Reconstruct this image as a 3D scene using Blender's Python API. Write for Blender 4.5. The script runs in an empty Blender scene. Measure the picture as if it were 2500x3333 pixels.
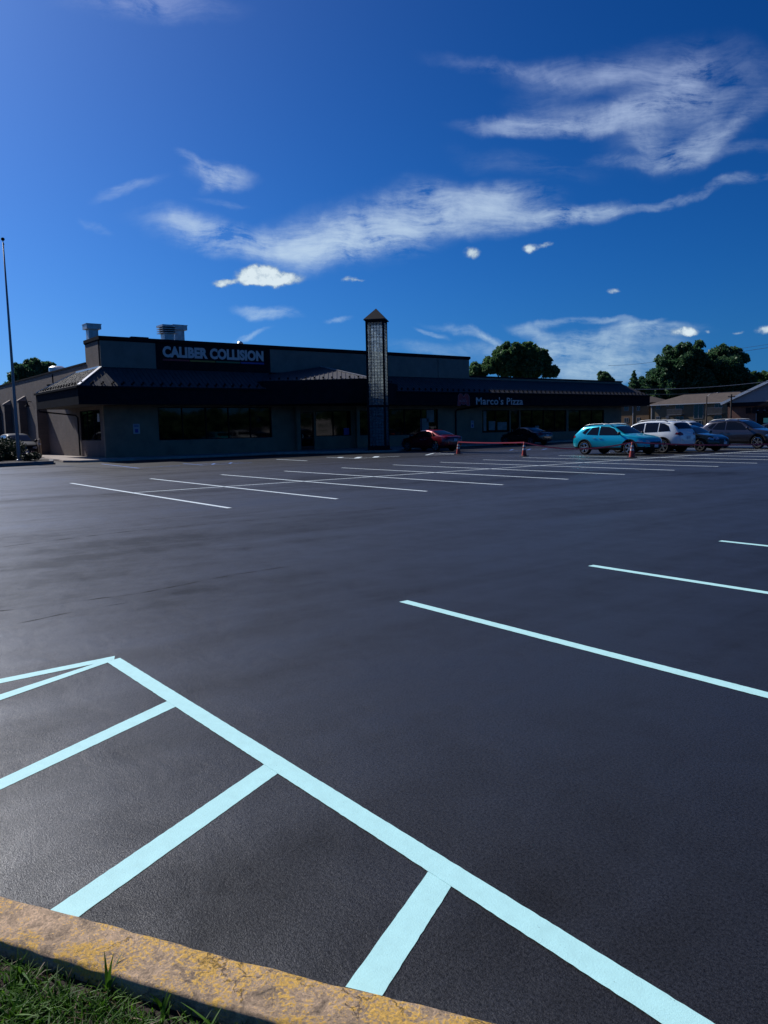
import bpy, bmesh, math, random
import numpy as np
from mathutils import Vector, Matrix
from mathutils.bvhtree import BVHTree
random.seed(5); rng = np.random.default_rng(5)
S = bpy.context.scene
COL = S.collection
R = math.radians
# ------------------------------------------------------------------ camera
CAMZ = 1.6
YAW, PITCH, ROLL, FPX = 0.9133, 0.1110, -0.0207, 2455.3
def cam_axes():
    cy, sy = math.cos(YAW), math.sin(YAW)
    f = Vector((-sy*math.cos(PITCH), cy*math.cos(PITCH), -math.sin(PITCH)))
    r = Vector((cy, sy, 0)); u = r.cross(f)
    return r*math.cos(ROLL)+u*math.sin(ROLL), -r*math.sin(ROLL)+u*math.cos(ROLL), f
AR, AU, AF = cam_axes()
cam = bpy.data.cameras.new('camera'); co = bpy.data.objects.new('camera', cam); COL.objects.link(co)
m = Matrix((AR, AU, -AF)).transposed().to_4x4(); m.translation = Vector((0, 0, CAMZ)); co.matrix_world = m
cam.sensor_fit = 'VERTICAL'; cam.sensor_height = 24.0; cam.lens = FPX/3333*24.0
cam.clip_start = .05; cam.clip_end = 3000
S.camera = co
def ray(px, py):
    return AF + AR*((px-1250)/FPX) - AU*((py-1666.5)/FPX)
def gnd(px, py, z=0.):
    d = ray(px, py); d = d*((z-CAMZ)/d.z); return Vector((d.x, d.y, z))
def far(px, dist, py=None):          # point at a horizontal distance; height from py
    d = ray(px, py if py else 1370); k = dist/math.hypot(d.x, d.y)
    return Vector((d.x*k, d.y*k, CAMZ+d.z*k))
def at_y(px, py, Y):
    d = ray(px, py)*1.0; k = Y/d.y; return Vector((d.x*k, Y, CAMZ+d.z*k))
def at_x(px, py, X):
    d = ray(px, py)*1.0; k = X/d.x; return Vector((X, d.y*k, CAMZ+d.z*k))
# ------------------------------------------------------------------ light
SUN_EL, SUN_AZ = 40.0, 10.0           # azimuth: degrees from -X towards -Y
sdir = Vector((-math.cos(R(SUN_AZ))*math.cos(R(SUN_EL)), -math.sin(R(SUN_AZ))*math.cos(R(SUN_EL)), math.sin(R(SUN_EL))))
sun = bpy.data.lights.new('sun', 'SUN'); sun.energy = 4.6; sun.angle = R(0.5); sun.color = (1, .965, .92)
so = bpy.data.objects.new('sun', sun); COL.objects.link(so); so.rotation_euler = sdir.to_track_quat('Z', 'Y').to_euler()
S.view_settings.view_transform = 'Standard'; S.view_settings.look = 'None'
S.view_settings.exposure = 0; S.view_settings.gamma = 1
# ------------------------------------------------------------------ world: sky and clouds by direction
W = bpy.data.worlds.new('World'); S.world = W; W.use_nodes = True
nt = W.node_tree; nt.nodes.clear(); N = nt.nodes.new; LK = nt.links.new
def nmath(op, a, b=None, clamp=False, tree=None):
    n = (tree or nt).nodes.new('ShaderNodeMath'); n.operation = op; n.use_clamp = clamp
    for i, v in enumerate((a, b)):
        if v is None: continue
        if isinstance(v, (int, float)): n.inputs[i].default_value = v
        else: (tree or nt).links.new(v, n.inputs[i])
    return n.outputs[0]
sky = N('ShaderNodeTexSky'); sky.sky_type = 'NISHITA'; sky.sun_disc = False
sky.sun_elevation = R(SUN_EL)
# the sky's sun_rotation runs clockwise from +Y
sky.sun_rotation = math.atan2(sdir.x, sdir.y)
sky.air_density = 1.0; sky.dust_density = 1.0; sky.ozone_density = 2.0; sky.altitude = 200
tc = N('ShaderNodeTexCoord')
sx_ = N('ShaderNodeSeparateXYZ'); LK(tc.outputs['Generated'], sx_.inputs[0]); sc_ = N('ShaderNodeCombineXYZ'); LK(sx_.outputs[0], sc_.inputs[0]); LK(sx_.outputs[1], sc_.inputs[1])
LK(nmath('SQRT', nmath('ADD', nmath('POWER', nmath('MAXIMUM', sx_.outputs[2], 0.), 2.), .0072)), sc_.inputs[2]); sn_ = N('ShaderNodeVectorMath'); sn_.operation = 'NORMALIZE'; LK(sc_.outputs[0], sn_.inputs[0]); LK(sn_.outputs[0], sky.inputs[0])
# horizontal heading basis (fixed compass direction), gnomonic chart of that part of the sky
hf = Vector((-math.sin(YAW), math.cos(YAW), 0)); hr = Vector((math.cos(YAW), math.sin(YAW), 0))
def dot(vec):
    n = N('ShaderNodeVectorMath'); n.operation = 'DOT_PRODUCT'; LK(tc.outputs['Generated'], n.inputs[0]); n.inputs[1].default_value = vec
    return n.outputs['Value']
fd = nmath('MAXIMUM', dot(hf), .02)
U = nmath('DIVIDE', dot(hr), fd); V = nmath('DIVIDE', dot((0, 0, 1)), fd)
cx = N('ShaderNodeCombineXYZ'); LK(U, cx.inputs[0]); LK(V, cx.inputs[1])
def noise(vec, scale, detail=6, rough=.55, dist=0., sc=(1, 1, 1), rot=0., tree=None):
    t = tree or nt
    mp = t.nodes.new('ShaderNodeMapping'); mp.inputs['Scale'].default_value = sc; mp.inputs['Rotation'].default_value = (0, 0, rot)
    t.links.new(vec, mp.inputs[0])
    n = t.nodes.new('ShaderNodeTexNoise'); n.inputs['Scale'].default_value = scale; n.inputs['Detail'].default_value = detail
    n.inputs['Roughness'].default_value = rough; n.inputs['Distortion'].default_value = dist
    t.links.new(mp.outputs[0], n.inputs['Vector']); return n
def warp(vec, scale, amt, detail=5, sc=(1, 1, 1), rough=.55):
    n = noise(vec, scale, detail, rough, 0, sc)
    s = N('ShaderNodeVectorMath'); s.operation = 'SUBTRACT'; LK(n.outputs['Color'], s.inputs[0]); s.inputs[1].default_value = (.5, .5, .5)
    k = N('ShaderNodeVectorMath'); k.operation = 'SCALE'; LK(s.outputs[0], k.inputs[0]); k.inputs['Scale'].default_value = amt
    a = N('ShaderNodeVectorMath'); a.operation = 'ADD'; LK(vec, a.inputs[0]); LK(k.outputs[0], a.inputs[1])
    return a.outputs[0]
def chart(px, py):
    d = ray(px, py); f = d.dot(hf); return d.dot(hr)/f, d.z/f
def blob(vec, x1, y1, x2, y2, w, dens, soft=1.55):
    """soft elongated patch between two spots of the sky; w = half thickness"""
    a = Vector(chart(x1, y1)); b = Vector(chart(x2, y2)); c = (a+b)/2; d = b-a
    mp = N('ShaderNodeMapping'); mp.vector_type = 'TEXTURE'
    mp.inputs['Location'].default_value = (c.x, c.y, 0); mp.inputs['Rotation'].default_value = (0, 0, math.atan2(d.y, d.x))
    mp.inputs['Scale'].default_value = (d.length/2+w/FPX*.6, w/FPX, 1)
    LK(vec, mp.inputs[0])
    l = N('ShaderNodeVectorMath'); l.operation = 'LENGTH'; LK(mp.outputs[0], l.inputs[0])
    r = N('ShaderNodeMapRange'); r.interpolation_type = 'SMOOTHERSTEP'; r.inputs['From Min'].default_value = soft; r.inputs['From Max'].default_value = 0.0
    r.inputs['To Max'].default_value = dens
    LK(l.outputs['Value'], r.inputs['Value'])
    return r.outputs[0]
def total(items, op='ADD'):
    s = items[0]
    for i in items[1:]: s = nmath(op, s, i)
    return s
w1 = warp(cx.outputs[0], 5.0, .05, 2); w2 = warp(warp(w1, 11.0, .034, 5, rough=.55), 55.0, .008, 6, rough=.65)
cir = []
for c in [ # big plume upper right
    (1540, 402, 2000, 408, 30, .75), (1700, 395, 2120, 345, 46, .45), (1930, 395, 2150, 320, 44, .55), (2090, 340, 2270, 215, 70, .70), (2170, 290, 2330, 330, 60, .35),
    (1430, 185, 1900, 250, 26, .22), (1700, 240, 2200, 225, 52, .36), (1950, 235, 2110, 215, 34, .25), (2050, 340, 2160, 500, 66, .32), (2160, 515, 2340, 470, 46, .55), (2250, 470, 2350, 400, 40, .35),
    (2290, 520, 2420, 400, 34, .38), (2400, 420, 2540, 290, 36, .22), (2250, 300, 2480, 240, 90, .20), (2050, 450, 2380, 380, 110, .16), (2000, 180, 2400, 170, 60, .12),
    (1900, 515, 2260, 535, 26, .22), (2200, 535, 2560, 480, 22, .18), (1700, 340, 1900, 300, 60, .10), (1500, 500, 1900, 560, 40, .08),
    # middle band
    (500, 735, 900, 820, 54, .46), (520, 745, 700, 760, 28, .34), (640, 790, 960, 835, 44, .26), (820, 790, 1150, 830, 56, .34),
    (960, 800, 1480, 680, 108, .62), (960, 840, 1360, 730, 74, .55), (1330, 650, 1720, 640, 52, .50), (1380, 720, 1760, 700, 54, .50), (1560, 610, 1660, 660, 44, .32),
    (1680, 712, 1880, 720, 34, .58), (1820, 735, 2010, 682, 34, .62), (1940, 700, 2260, 640, 15, .26), (2180, 655, 2540, 572, 18, .26),
    (1060, 860, 1320, 770, 40, .26), (1000, 750, 1200, 690, 50, .2),
    # small wisps on the left
    (590, 515, 690, 585, 24, .34), (630, 570, 790, 575, 40, .62), (650, 620, 740, 550, 22, .30), (340, 645, 500, 600, 22, .30), (280, 725, 350, 765, 16, .16),
    (630, 665, 780, 665, 12, .12), (260, -5, 720, 20, 50, .34), (400, 10, 560, 15, 30, .20), (810, 1028, 940, 1038, 20, .55), (1055, 1048, 1120, 1032, 10, .40), (790, 1112, 880, 1082, 8, .32),
    # low bands at the right
    (1630, 1150, 2150, 1120, 44, .50), (1760, 1200, 2160, 1180, 34, .50), (1960, 1095, 2250, 1068, 26, .40), (1680, 1055, 1810, 1095, 20, .34), (1410, 1055, 1640, 1100, 13, .30),
    (1740, 1055, 2060, 1058, 13, .34), (2050, 1085, 2140, 1045, 9, .32), (1480, 1120, 1800, 1140, 24, .26), (1360, 1068, 1440, 1088, 9, .32), (1280, 1120, 1520, 1150, 24, .14),
    (1830, 1235, 2170, 1225, 26, .34), (1540, 1080, 1650, 1118, 10, .28)]:
    cir.append(blob(w2, c[0], c[1], c[2], c[3], c[4]*.92, c[5]*(.66 if c[1] < 560 and c[0] > 1300 else .86)))
cs = total(cir)
wf = warp(w1, 7.0, .070, 2, rough=.45)
fa = noise(wf, 5.0, 12, .72, .0, (1.6, 7.0, 1), -.16); fb = noise(wf, 5.0, 12, .72, .0, (1.8, 7.0, 1), .85); fc = noise(w2, 11.0, 10, .62, .0)
fs = nmath('ADD', nmath('MULTIPLY', nmath('MAXIMUM', fa.outputs[0], nmath('SUBTRACT', fb.outputs[0], .03)), .55), nmath('MULTIPLY', fc.outputs[0], .45))
fr = N('ShaderNodeMapRange'); fr.inputs['From Min'].default_value = .42; fr.inputs['From Max'].default_value = .64
fr.inputs['To Min'].default_value = .02; fr.inputs['To Max'].default_value = 1.9; LK(fs, fr.inputs[0])
cs = nmath('MULTIPLY', cs, fr.outputs[0])
# fair weather puffs
w3 = warp(cx.outputs[0], 48.0, .012, 5, rough=.62)
cum = []
for c in [(690, 925, 760, 920, 14, 1.8), (770, 895, 900, 885, 26, 2.6), (800, 910, 980, 905, 26, 2.6), (730, 915, 960, 920, 12, 1.4),
          (1110, 912, 1160, 910, 11, 1.3), (1150, 914, 1195, 914, 5, .8), (1515, 825, 1555, 820, 22, 1.4), (1700, 812, 1750, 803, 15, 1.5), (1750, 800, 1805, 790, 9, 1.2),
          (1975, 947, 2015, 946, 11, 1.2), (2180, 1083, 2270, 1080, 15, 1.5), (2220, 1077, 2260, 1075, 17, 1.3), (2295, 1077, 2310, 1077, 7, .9), (2385, 1084, 2425, 1081, 7, .9), (2460, 1075, 2540, 1070, 15, 1.6)]:
    cum.append(blob(w3, c[0], c[1], c[2], c[3], c[4]*1.15, c[5]*.62, 1.35))
pk = noise(cx.outputs[0], 75.0, 9, .62, 0)
cm = nmath('MULTIPLY', nmath('MINIMUM', total(cum), 1.5), nmath('ADD', nmath('MULTIPLY', nmath('SUBTRACT', pk.outputs[0], .5), 2.8), 1.0))
cmr = N('ShaderNodeMapRange'); cmr.interpolation_type = 'SMOOTHSTEP'; cmr.inputs['From Min'].default_value = .14; cmr.inputs['From Max'].default_value = 1.0; LK(cm, cmr.inputs[0])
shp = N('ShaderNodeMapRange'); shp.inputs['From Min'].default_value = .45; shp.inputs['From Max'].default_value = 1.35
shp.inputs['To Min'].default_value = .0; shp.inputs['To Max'].default_value = 1.0; LK(nmath('MULTIPLY', cm, nmath('ADD', noise(cx.outputs[0], 48.0, 6, .6, 0, (1, 1.6, 1)).outputs[0], .42)), shp.inputs[0])
front = nmath('GREATER_THAN', dot(hf), .05)
cs = nmath('MULTIPLY', nmath('SUBTRACT', 1.0, nmath('POWER', 2.718, nmath('MULTIPLY', nmath('MULTIPLY', cs, front), -1.35))), .93)
puff = nmath('MULTIPLY', cmr.outputs[0], front)
# tint the physical sky to the deep blue of the day
tint = N('ShaderNodeMix'); tint.data_type = 'RGBA'; tint.blend_type = 'MULTIPLY'; tint.inputs[0].default_value = 1
LK(sky.outputs[0], tint.inputs[6]); tint.inputs[7].default_value = (.14, .38, .78, 1)
sepc = N('ShaderNodeSeparateColor'); LK(tint.outputs[2], sepc.inputs[0]); gmc = N('ShaderNodeCombineColor')
for i_, (g_, k_) in enumerate(((2.2, 190.), (1.5, 20.5), (1.45, 13.2))):
    LK(nmath('MULTIPLY', nmath('POWER', nmath('MULTIPLY', sepc.outputs[i_], .1), g_), k_), gmc.inputs[i_])
# cloud colour: paler and greener low down, lavender high up
elr = N('ShaderNodeMapRange'); elr.inputs['From Min'].default_value = .1; elr.inputs['From Max'].default_value = .55; LK(V, elr.inputs[0])
ccol = N('ShaderNodeMix'); ccol.data_type = 'RGBA'; LK(elr.outputs[0], ccol.inputs[0])
ccol.inputs[6].default_value = (6.6, 8.4, 9.2, 1); ccol.inputs[7].default_value = (3.6, 4.4, 7.4, 1)
au = nmath('POWER', nmath('MAXIMUM', dot(tuple(sdir)), 0.), 8.); auc = N('ShaderNodeVectorMath'); auc.operation = 'SCALE'; auc.inputs[0].default_value = (.95, .42, .25); LK(au, auc.inputs['Scale'])
aus = N('ShaderNodeVectorMath'); LK(gmc.outputs[0], aus.inputs[0]); LK(auc.outputs[0], aus.inputs[1])
m1 = N('ShaderNodeMix'); m1.data_type = 'RGBA'; LK(cs, m1.inputs[0]); LK(aus.outputs[0], m1.inputs[6]); LK(ccol.outputs[2], m1.inputs[7])
pcol = N('ShaderNodeMix'); pcol.data_type = 'RGBA'; LK(shp.outputs[0], pcol.inputs[0]); pcol.inputs[6].default_value = (3.0, 4.2, 5.6, 1); pcol.inputs[7].default_value = (7.0, 8.1, 8.8, 1)
m2 = N('ShaderNodeMix'); m2.data_type = 'RGBA'; LK(puff, m2.inputs[0]); LK(m1.outputs[2], m2.inputs[6]); LK(pcol.outputs[2], m2.inputs[7])
bg = N('ShaderNodeBackground'); LK(m2.outputs[2], bg.inputs[0]); bg.inputs[1].default_value = 0.1
wo = N('ShaderNodeOutputWorld'); LK(bg.outputs[0], wo.inputs[0])

# ------------------------------------------------------------------ materials
M = {}
def mat(name, col, rough=.6, metal=0., spec=.5, var=0., vscale=3., bump=0., bscale=60., coat=0., trans=0., alpha=1., vsc=(1, 1, 1), emit=None, ior=1.45, bdist=.01):
    m = bpy.data.materials.new(name); m.use_nodes = True; t = m.node_tree; b = t.nodes['Principled BSDF']
    b.inputs['Base Color'].default_value = (*col, 1); b.inputs['Roughness'].default_value = rough; b.inputs['Metallic'].default_value = metal
    b.inputs['Specular IOR Level'].default_value = spec; b.inputs['Coat Weight'].default_value = coat; b.inputs['Coat Roughness'].default_value = .04
    b.inputs['Transmission Weight'].default_value = trans; b.inputs['Alpha'].default_value = alpha; b.inputs['IOR'].default_value = ior
    tc = t.nodes.new('ShaderNodeTexCoord')
    if var:
        n = noise(tc.outputs['Object'], vscale, 8, .6, 0, vsc, 0, t)
        r = t.nodes.new('ShaderNodeMapRange'); r.inputs['From Min'].default_value = .3; r.inputs['From Max'].default_value = .7
        r.inputs['To Min'].default_value = 1-var; r.inputs['To Max'].default_value = 1+var; t.links.new(n.outputs[0], r.inputs[0])
        x = t.nodes.new('ShaderNodeVectorMath'); x.operation = 'SCALE'; x.inputs[0].default_value = col; t.links.new(r.outputs[0], x.inputs['Scale'])
        t.links.new(x.outputs[0], b.inputs['Base Color'])
    if bump:
        n = noise(tc.outputs['Object'], bscale, 6, .65, 0, (1, 1, 1), 0, t)
        bp = t.nodes.new('ShaderNodeBump'); bp.inputs['Strength'].default_value = bump; bp.inputs['Distance'].default_value = bdist
        t.links.new(n.outputs[0], bp.inputs['Height']); t.links.new(bp.outputs[0], b.inputs['Normal'])
    M[name] = m; return m
def brick_mat(name, c1, c2, mortar, axis):
    m = bpy.data.materials.new(name); m.use_nodes = True; t = m.node_tree; b = t.nodes['Principled BSDF']
    tc = t.nodes.new('ShaderNodeTexCoord'); sp = t.nodes.new('ShaderNodeSeparateXYZ'); t.links.new(tc.outputs['Object'], sp.inputs[0])
    cb = t.nodes.new('ShaderNodeCombineXYZ'); t.links.new(sp.outputs[axis], cb.inputs[0]); t.links.new(sp.outputs[2], cb.inputs[1])
    br = t.nodes.new('ShaderNodeTexBrick'); t.links.new(cb.outputs[0], br.inputs['Vector'])
    br.inputs['Scale'].default_value = 1; br.inputs['Brick Width'].default_value = .30; br.inputs['Row Height'].default_value = .10
    br.inputs['Mortar Size'].default_value = .008; br.inputs['Color1'].default_value = (*c1, 1); br.inputs['Color2'].default_value = (*c2, 1); br.inputs['Mortar'].default_value = (*mortar, 1)
    n = noise(tc.outputs['Object'], .9, 8, .65, 0, (1, 1, .5), 0, t)
    r = t.nodes.new('ShaderNodeMapRange'); r.inputs['From Min'].default_value = .3; r.inputs['From Max'].default_value = .7
    r.inputs['To Min'].default_value = .75; r.inputs['To Max'].default_value = 1.2; t.links.new(n.outputs[0], r.inputs[0])
    x = t.nodes.new('ShaderNodeVectorMath'); x.operation = 'SCALE'; t.links.new(br.outputs[0], x.inputs[0]); t.links.new(r.outputs[0], x.inputs['Scale'])
    t.links.new(x.outputs[0], b.inputs['Base Color']); b.inputs['Roughness'].default_value = .85
    bp = t.nodes.new('ShaderNodeBump'); bp.inputs['Strength'].default_value = .6; bp.inputs['Distance'].default_value = .01; bp.invert = True
    t.links.new(br.outputs['Fac'], bp.inputs['Height']); t.links.new(bp.outputs[0], b.inputs['Normal'])
    M[name] = m
brick_mat('brick_tan', (.155, .115, .095), (.125, .10, .085), (.10, .08, .07), 0)
brick_mat('brick_red', (.17, .055, .035), (.13, .045, .03), (.14, .10, .08), 0)
mat('stucco', (.155, .165, .15), .85, var=.15, vscale=1.5, bump=.3, bscale=40)
mat('front_wall', (.19, .16, .115), .85, var=.2, vscale=1.2, bump=.3, bscale=40)
mat('black_metal', (.012, .014, .020), .85, spec=.04, var=.2, vscale=2)
mat('roof_metal', (.055, .052, .055), .56, spec=.75, var=.2, vscale=2)
mat('cap_metal', (.022, .022, .026), .6, spec=.3, var=.2, vscale=2)
mat('flashing', (.62, .62, .62), .35, metal=.5, var=.1)
mat('galvanised', (.36, .38, .40), .45, metal=.55, var=.25, vscale=4)
mat('glass_dark', (.006, .007, .009), .04, spec=.5)
mat('window_glass', (.002, .002, .003), .03, spec=.32, bump=.02, bscale=1.2, bdist=.05)
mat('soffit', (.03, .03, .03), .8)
mat('concrete', (.33, .28, .25), .9, var=.25, vscale=2.5, bump=.4, bscale=50)
mat('curb_grey', (.16, .16, .17), .9, var=.25, vscale=3, bump=.4, bscale=50)
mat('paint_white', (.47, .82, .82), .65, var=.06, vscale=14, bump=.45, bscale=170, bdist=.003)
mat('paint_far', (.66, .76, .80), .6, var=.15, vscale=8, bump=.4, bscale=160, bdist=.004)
mat('paint_blue', (.07, .16, .42), .6, var=.35, vscale=3)
mat('tyre', (.012, .012, .013), .8, bump=.3, bscale=90)
mat('rim', (.62, .63, .65), .25, metal=.9)
mat('chrome', (.8, .8, .82), .12, metal=1)
mat('black_plastic', (.012, .012, .014), .6)
mat('lamp_red', (.22, .01, .012), .15, coat=.6)
mat('lamp_clear', (.5, .52, .55), .08, coat=1., metal=.4)
mat('plate', (.45, .52, .60), .4)
mat('car_blue', (.0, .42, .56), .30, metal=.5, coat=.6)
mat('car_white', (.80, .84, .84), .32, coat=1.)
mat('car_red', (.20, .004, .010), .28, metal=.35, coat=1.)
mat('car_black', (.006, .006, .008), .25, coat=1.)
mat('car_darkgreen', (.012, .022, .024), .25, metal=.5, coat=1.)
mat('car_grey', (.045, .045, .06), .28, metal=.6, coat=1.)
mat('cone_orange', (.38, .04, .03), .5, var=.25, vscale=9)
mat('cone_white', (.6, .56, .55), .4, var=.2, vscale=9)
mat('tape', (.42, .055, .09), .45)
mat('pole_grey', (.20, .21, .23), .4, metal=.4)
mat('bark', (.07, .055, .045), .9, var=.3, vscale=6, bump=.6, bscale=20)
mat('mulch', (.03, .022, .018), .95, var=.5, vscale=25, bump=.8, bscale=40)
mat('shingle', (.075, .058, .05), .9, var=.25, vscale=1.5)
mat('brick_apartment', (.15, .115, .07), .9, var=.12, vscale=.8)
mat('brick_orange', (.17, .10, .05), .9, var=.15, vscale=.8)
mat('trim_light', (.5, .5, .5), .6)
mat('gable_grey', (.26, .26, .28), .7, var=.1)
mat('teal_sign', (.02, .20, .22), .5)
mat('sign_white', (.50, .56, .62), .5)
mat('letter_white', (.55, .52, .52), .45)
mat('logo_red', (.30, .015, .03), .5)
mat('logo_pink', (.42, .17, .22), .5)
for nm, c in (('bar_red', (.25, .02, .03)), ('bar_yellow', (.24, .16, .02)), ('bar_green', (.02, .13, .06)), ('bar_blue', (.01, .05, .28))): mat(nm, c, .5)
mat('paper', (.32, .37, .42), .6, var=.1)
mat('poster', (.16, .18, .18), .5, var=.3, vscale=3)
mat('door_red', (.05, .012, .010), .5)
mat('bollard_tan', (.42, .30, .20), .7)
mat('sign_green', (.02, .09, .05), .6)
def leaf_mat(name, a, b, trans=.25):
    m = bpy.data.materials.new(name); m.use_nodes = True; t = m.node_tree; p = t.nodes['Principled BSDF']
    g = t.nodes.new('ShaderNodeNewGeometry'); cr = t.nodes.new('ShaderNodeMix'); cr.data_type = 'RGBA'
    t.links.new(g.outputs['Random Per Island'], cr.inputs[0]); cr.inputs[6].default_value = (*a, 1); cr.inputs[7].default_value = (*b, 1)
    t.links.new(cr.outputs[2], p.inputs['Base Color']); p.inputs['Roughness'].default_value = .55; p.inputs['Specular IOR Level'].default_value = .3
    tl = t.nodes.new('ShaderNodeBsdfTranslucent'); t.links.new(cr.outputs[2], tl.inputs[0])
    mx = t.nodes.new('ShaderNodeMixShader'); mx.inputs[0].default_value = trans
    t.links.new(p.outputs[0], mx.inputs[1]); t.links.new(tl.outputs[0], mx.inputs[2]); t.links.new(mx.outputs[0], t.nodes['Material Output'].inputs[0]); M[name] = m
leaf_mat('leaf_dark', (.040, .105, .050), (.09, .18, .075), .45)
leaf_mat('leaf_mid', (.05, .12, .048), (.11, .20, .07), .45)
leaf_mat('leaf_hedge', (.012, .022, .012), (.03, .05, .02), .12)
leaf_mat('blade', (.026, .085, .006), (.10, .23, .018), .42)
leaf_mat('dry_blade', (.13, .085, .05), (.22, .16, .09), .2)
def speckle(name, scale, lo, hi, amt):
    t = M[name].node_tree; b = t.nodes['Principled BSDF']; src = b.inputs['Base Color'].links[0].from_socket; tc = t.nodes.new('ShaderNodeTexCoord')
    n = noise(tc.outputs['Object'], scale, 5, .7, 0, (1, 1, 1), 0, t); r = t.nodes.new('ShaderNodeMapRange'); r.inputs['From Min'].default_value = lo; r.inputs['From Max'].default_value = hi; r.inputs['To Min'].default_value = amt
    t.links.new(n.outputs[0], r.inputs[0]); x = t.nodes.new('ShaderNodeVectorMath'); x.operation = 'SCALE'; t.links.new(src, x.inputs[0]); t.links.new(r.outputs[0], x.inputs['Scale']); t.links.new(x.outputs[0], b.inputs['Base Color'])
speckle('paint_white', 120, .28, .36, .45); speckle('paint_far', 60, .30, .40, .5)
mat('tar_seam', (.006, .006, .008), .9, spec=.1)
# asphalt --------------------------------------------------------
def asphalt():
    m = bpy.data.materials.new('asphalt'); m.use_nodes = True; t = m.node_tree; b = t.nodes['Principled BSDF']; n_ = t.nodes.new; l = t.links.new
    tc = n_('ShaderNodeTexCoord'); O = tc.outputs['Object']
    big = noise(O, .16, 7, .6, .8, (1.0, .55, 1), .25, t)      # broad worn and fresh patches
    band = noise(O, .5, 8, .62, .5, (1.5, .22, 1), .12, t)     # squeegee streaks of the seal coat
    mid = noise(O, 2.2, 6, .6, .3, (1, 1, 1), 0, t)
    fine = noise(O, 240, 3, .7, 0, (1, 1, 1), 0, t)
    agg = n_('ShaderNodeTexVoronoi'); agg.inputs['Scale'].default_value = 190; l(O, agg.inputs['Vector'])
    s = nmath('ADD', nmath('MULTIPLY', big.outputs[0], .9, tree=t), nmath('MULTIPLY', band.outputs[0], .75, tree=t), tree=t)
    s = nmath('ADD', s, nmath('MULTIPLY', mid.outputs[0], .35, tree=t), tree=t)
    r = n_('ShaderNodeMapRange'); r.inputs['From Min'].default_value = .75; r.inputs['From Max'].default_value = 1.25; r.inputs['To Min'].default_value = .68; r.inputs['To Max'].default_value = 1.35; l(s, r.inputs[0])
    f2 = n_('ShaderNodeMapRange'); f2.inputs['From Min'].default_value = .3; f2.inputs['From Max'].default_value = .7; f2.inputs['To Min'].default_value = .55; f2.inputs['To Max'].default_value = 1.5; l(fine.outputs[0], f2.inputs[0])
    g1 = noise(O, 90, 4, .75, 0, (1, 1, 1), 0, t); f3 = n_('ShaderNodeMapRange'); f3.inputs['From Min'].default_value = .36; f3.inputs['From Max'].default_value = .60; f3.inputs['To Min'].default_value = .45; f3.inputs['To Max'].default_value = 1.20; l(g1.outputs[0], f3.inputs[0])
    k = nmath('MULTIPLY', nmath('MULTIPLY', r.outputs[0], f2.outputs[0], tree=t), f3.outputs[0], tree=t)
    # seams between paving lanes and a few cracks
    wv = n_('ShaderNodeTexVoronoi'); wv.feature = 'DISTANCE_TO_EDGE'; wv.inputs['Scale'].default_value = .16
    mp = n_('ShaderNodeMapping'); mp.inputs['Rotation'].default_value = (0, 0, 1.25); mp.inputs['Scale'].default_value = (.35, 1.3, 1)
    wn = noise(O, .8, 5, .6, 0, (1, 1, 1), 0, t); sc = n_('ShaderNodeVectorMath'); sc.operation = 'SCALE'; sc.inputs['Scale'].default_value = .7; l(wn.outputs['Color'], sc.inputs[0])
    ad = n_('ShaderNodeVectorMath'); l(O, ad.inputs[0]); l(sc.outputs[0], ad.inputs[1]); l(ad.outputs[0], mp.inputs[0]); l(mp.outputs[0], wv.inputs['Vector'])
    cr = n_('ShaderNodeMapRange'); cr.inputs['From Min'].default_value = 0.; cr.inputs['From Max'].default_value = .0035; cr.inputs['To Min'].default_value = .93; cr.inputs['To Max'].default_value = 1; l(wv.outputs['Distance'], cr.inputs[0])
    k = nmath('MULTIPLY', k, cr.outputs[0], tree=t)
    x = n_('ShaderNodeVectorMath'); x.operation = 'SCALE'; x.inputs[0].default_value = (.0130, .0130, .0138); l(k, x.inputs['Scale']); l(x.outputs[0], b.inputs['Base Color'])
    rr = n_('ShaderNodeMapRange'); rr.inputs['From Min'].default_value = .75; rr.inputs['From Max'].default_value = 1.25; rr.inputs['To Min'].default_value = .52; rr.inputs['To Max'].default_value = .40; l(s, rr.inputs[0]); l(rr.outputs[0], b.inputs['Roughness'])
    sp = n_('ShaderNodeMapRange'); sp.inputs['From Min'].default_value = .84; sp.inputs['From Max'].default_value = 1.14; sp.inputs['To Min'].default_value = .20; sp.inputs['To Max'].default_value = .78; l(s, sp.inputs[0])
    sq = nmath('MULTIPLY', nmath('MULTIPLY', nmath('MULTIPLY', sp.outputs[0], cr.outputs[0], tree=t), f2.outputs[0], tree=t), f3.outputs[0], tree=t); l(sq, b.inputs['Specular IOR Level'])
    h = nmath('ADD', fine.outputs[0], nmath('MULTIPLY', agg.outputs['Distance'], .6, tree=t), tree=t)
    bp = n_('ShaderNodeBump'); bp.inputs['Strength'].default_value = .42; bp.inputs['Distance'].default_value = .003; l(h, bp.inputs['Height'])
    bp2 = n_('ShaderNodeBump'); bp2.inputs['Strength'].default_value = .25; bp2.inputs['Distance'].default_value = .03; l(mid.outputs[0], bp2.inputs['Height']); l(bp.outputs[0], bp2.inputs['Normal'])
    l(bp2.outputs[0], b.inputs['Normal']); M['asphalt'] = m
asphalt()
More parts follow.
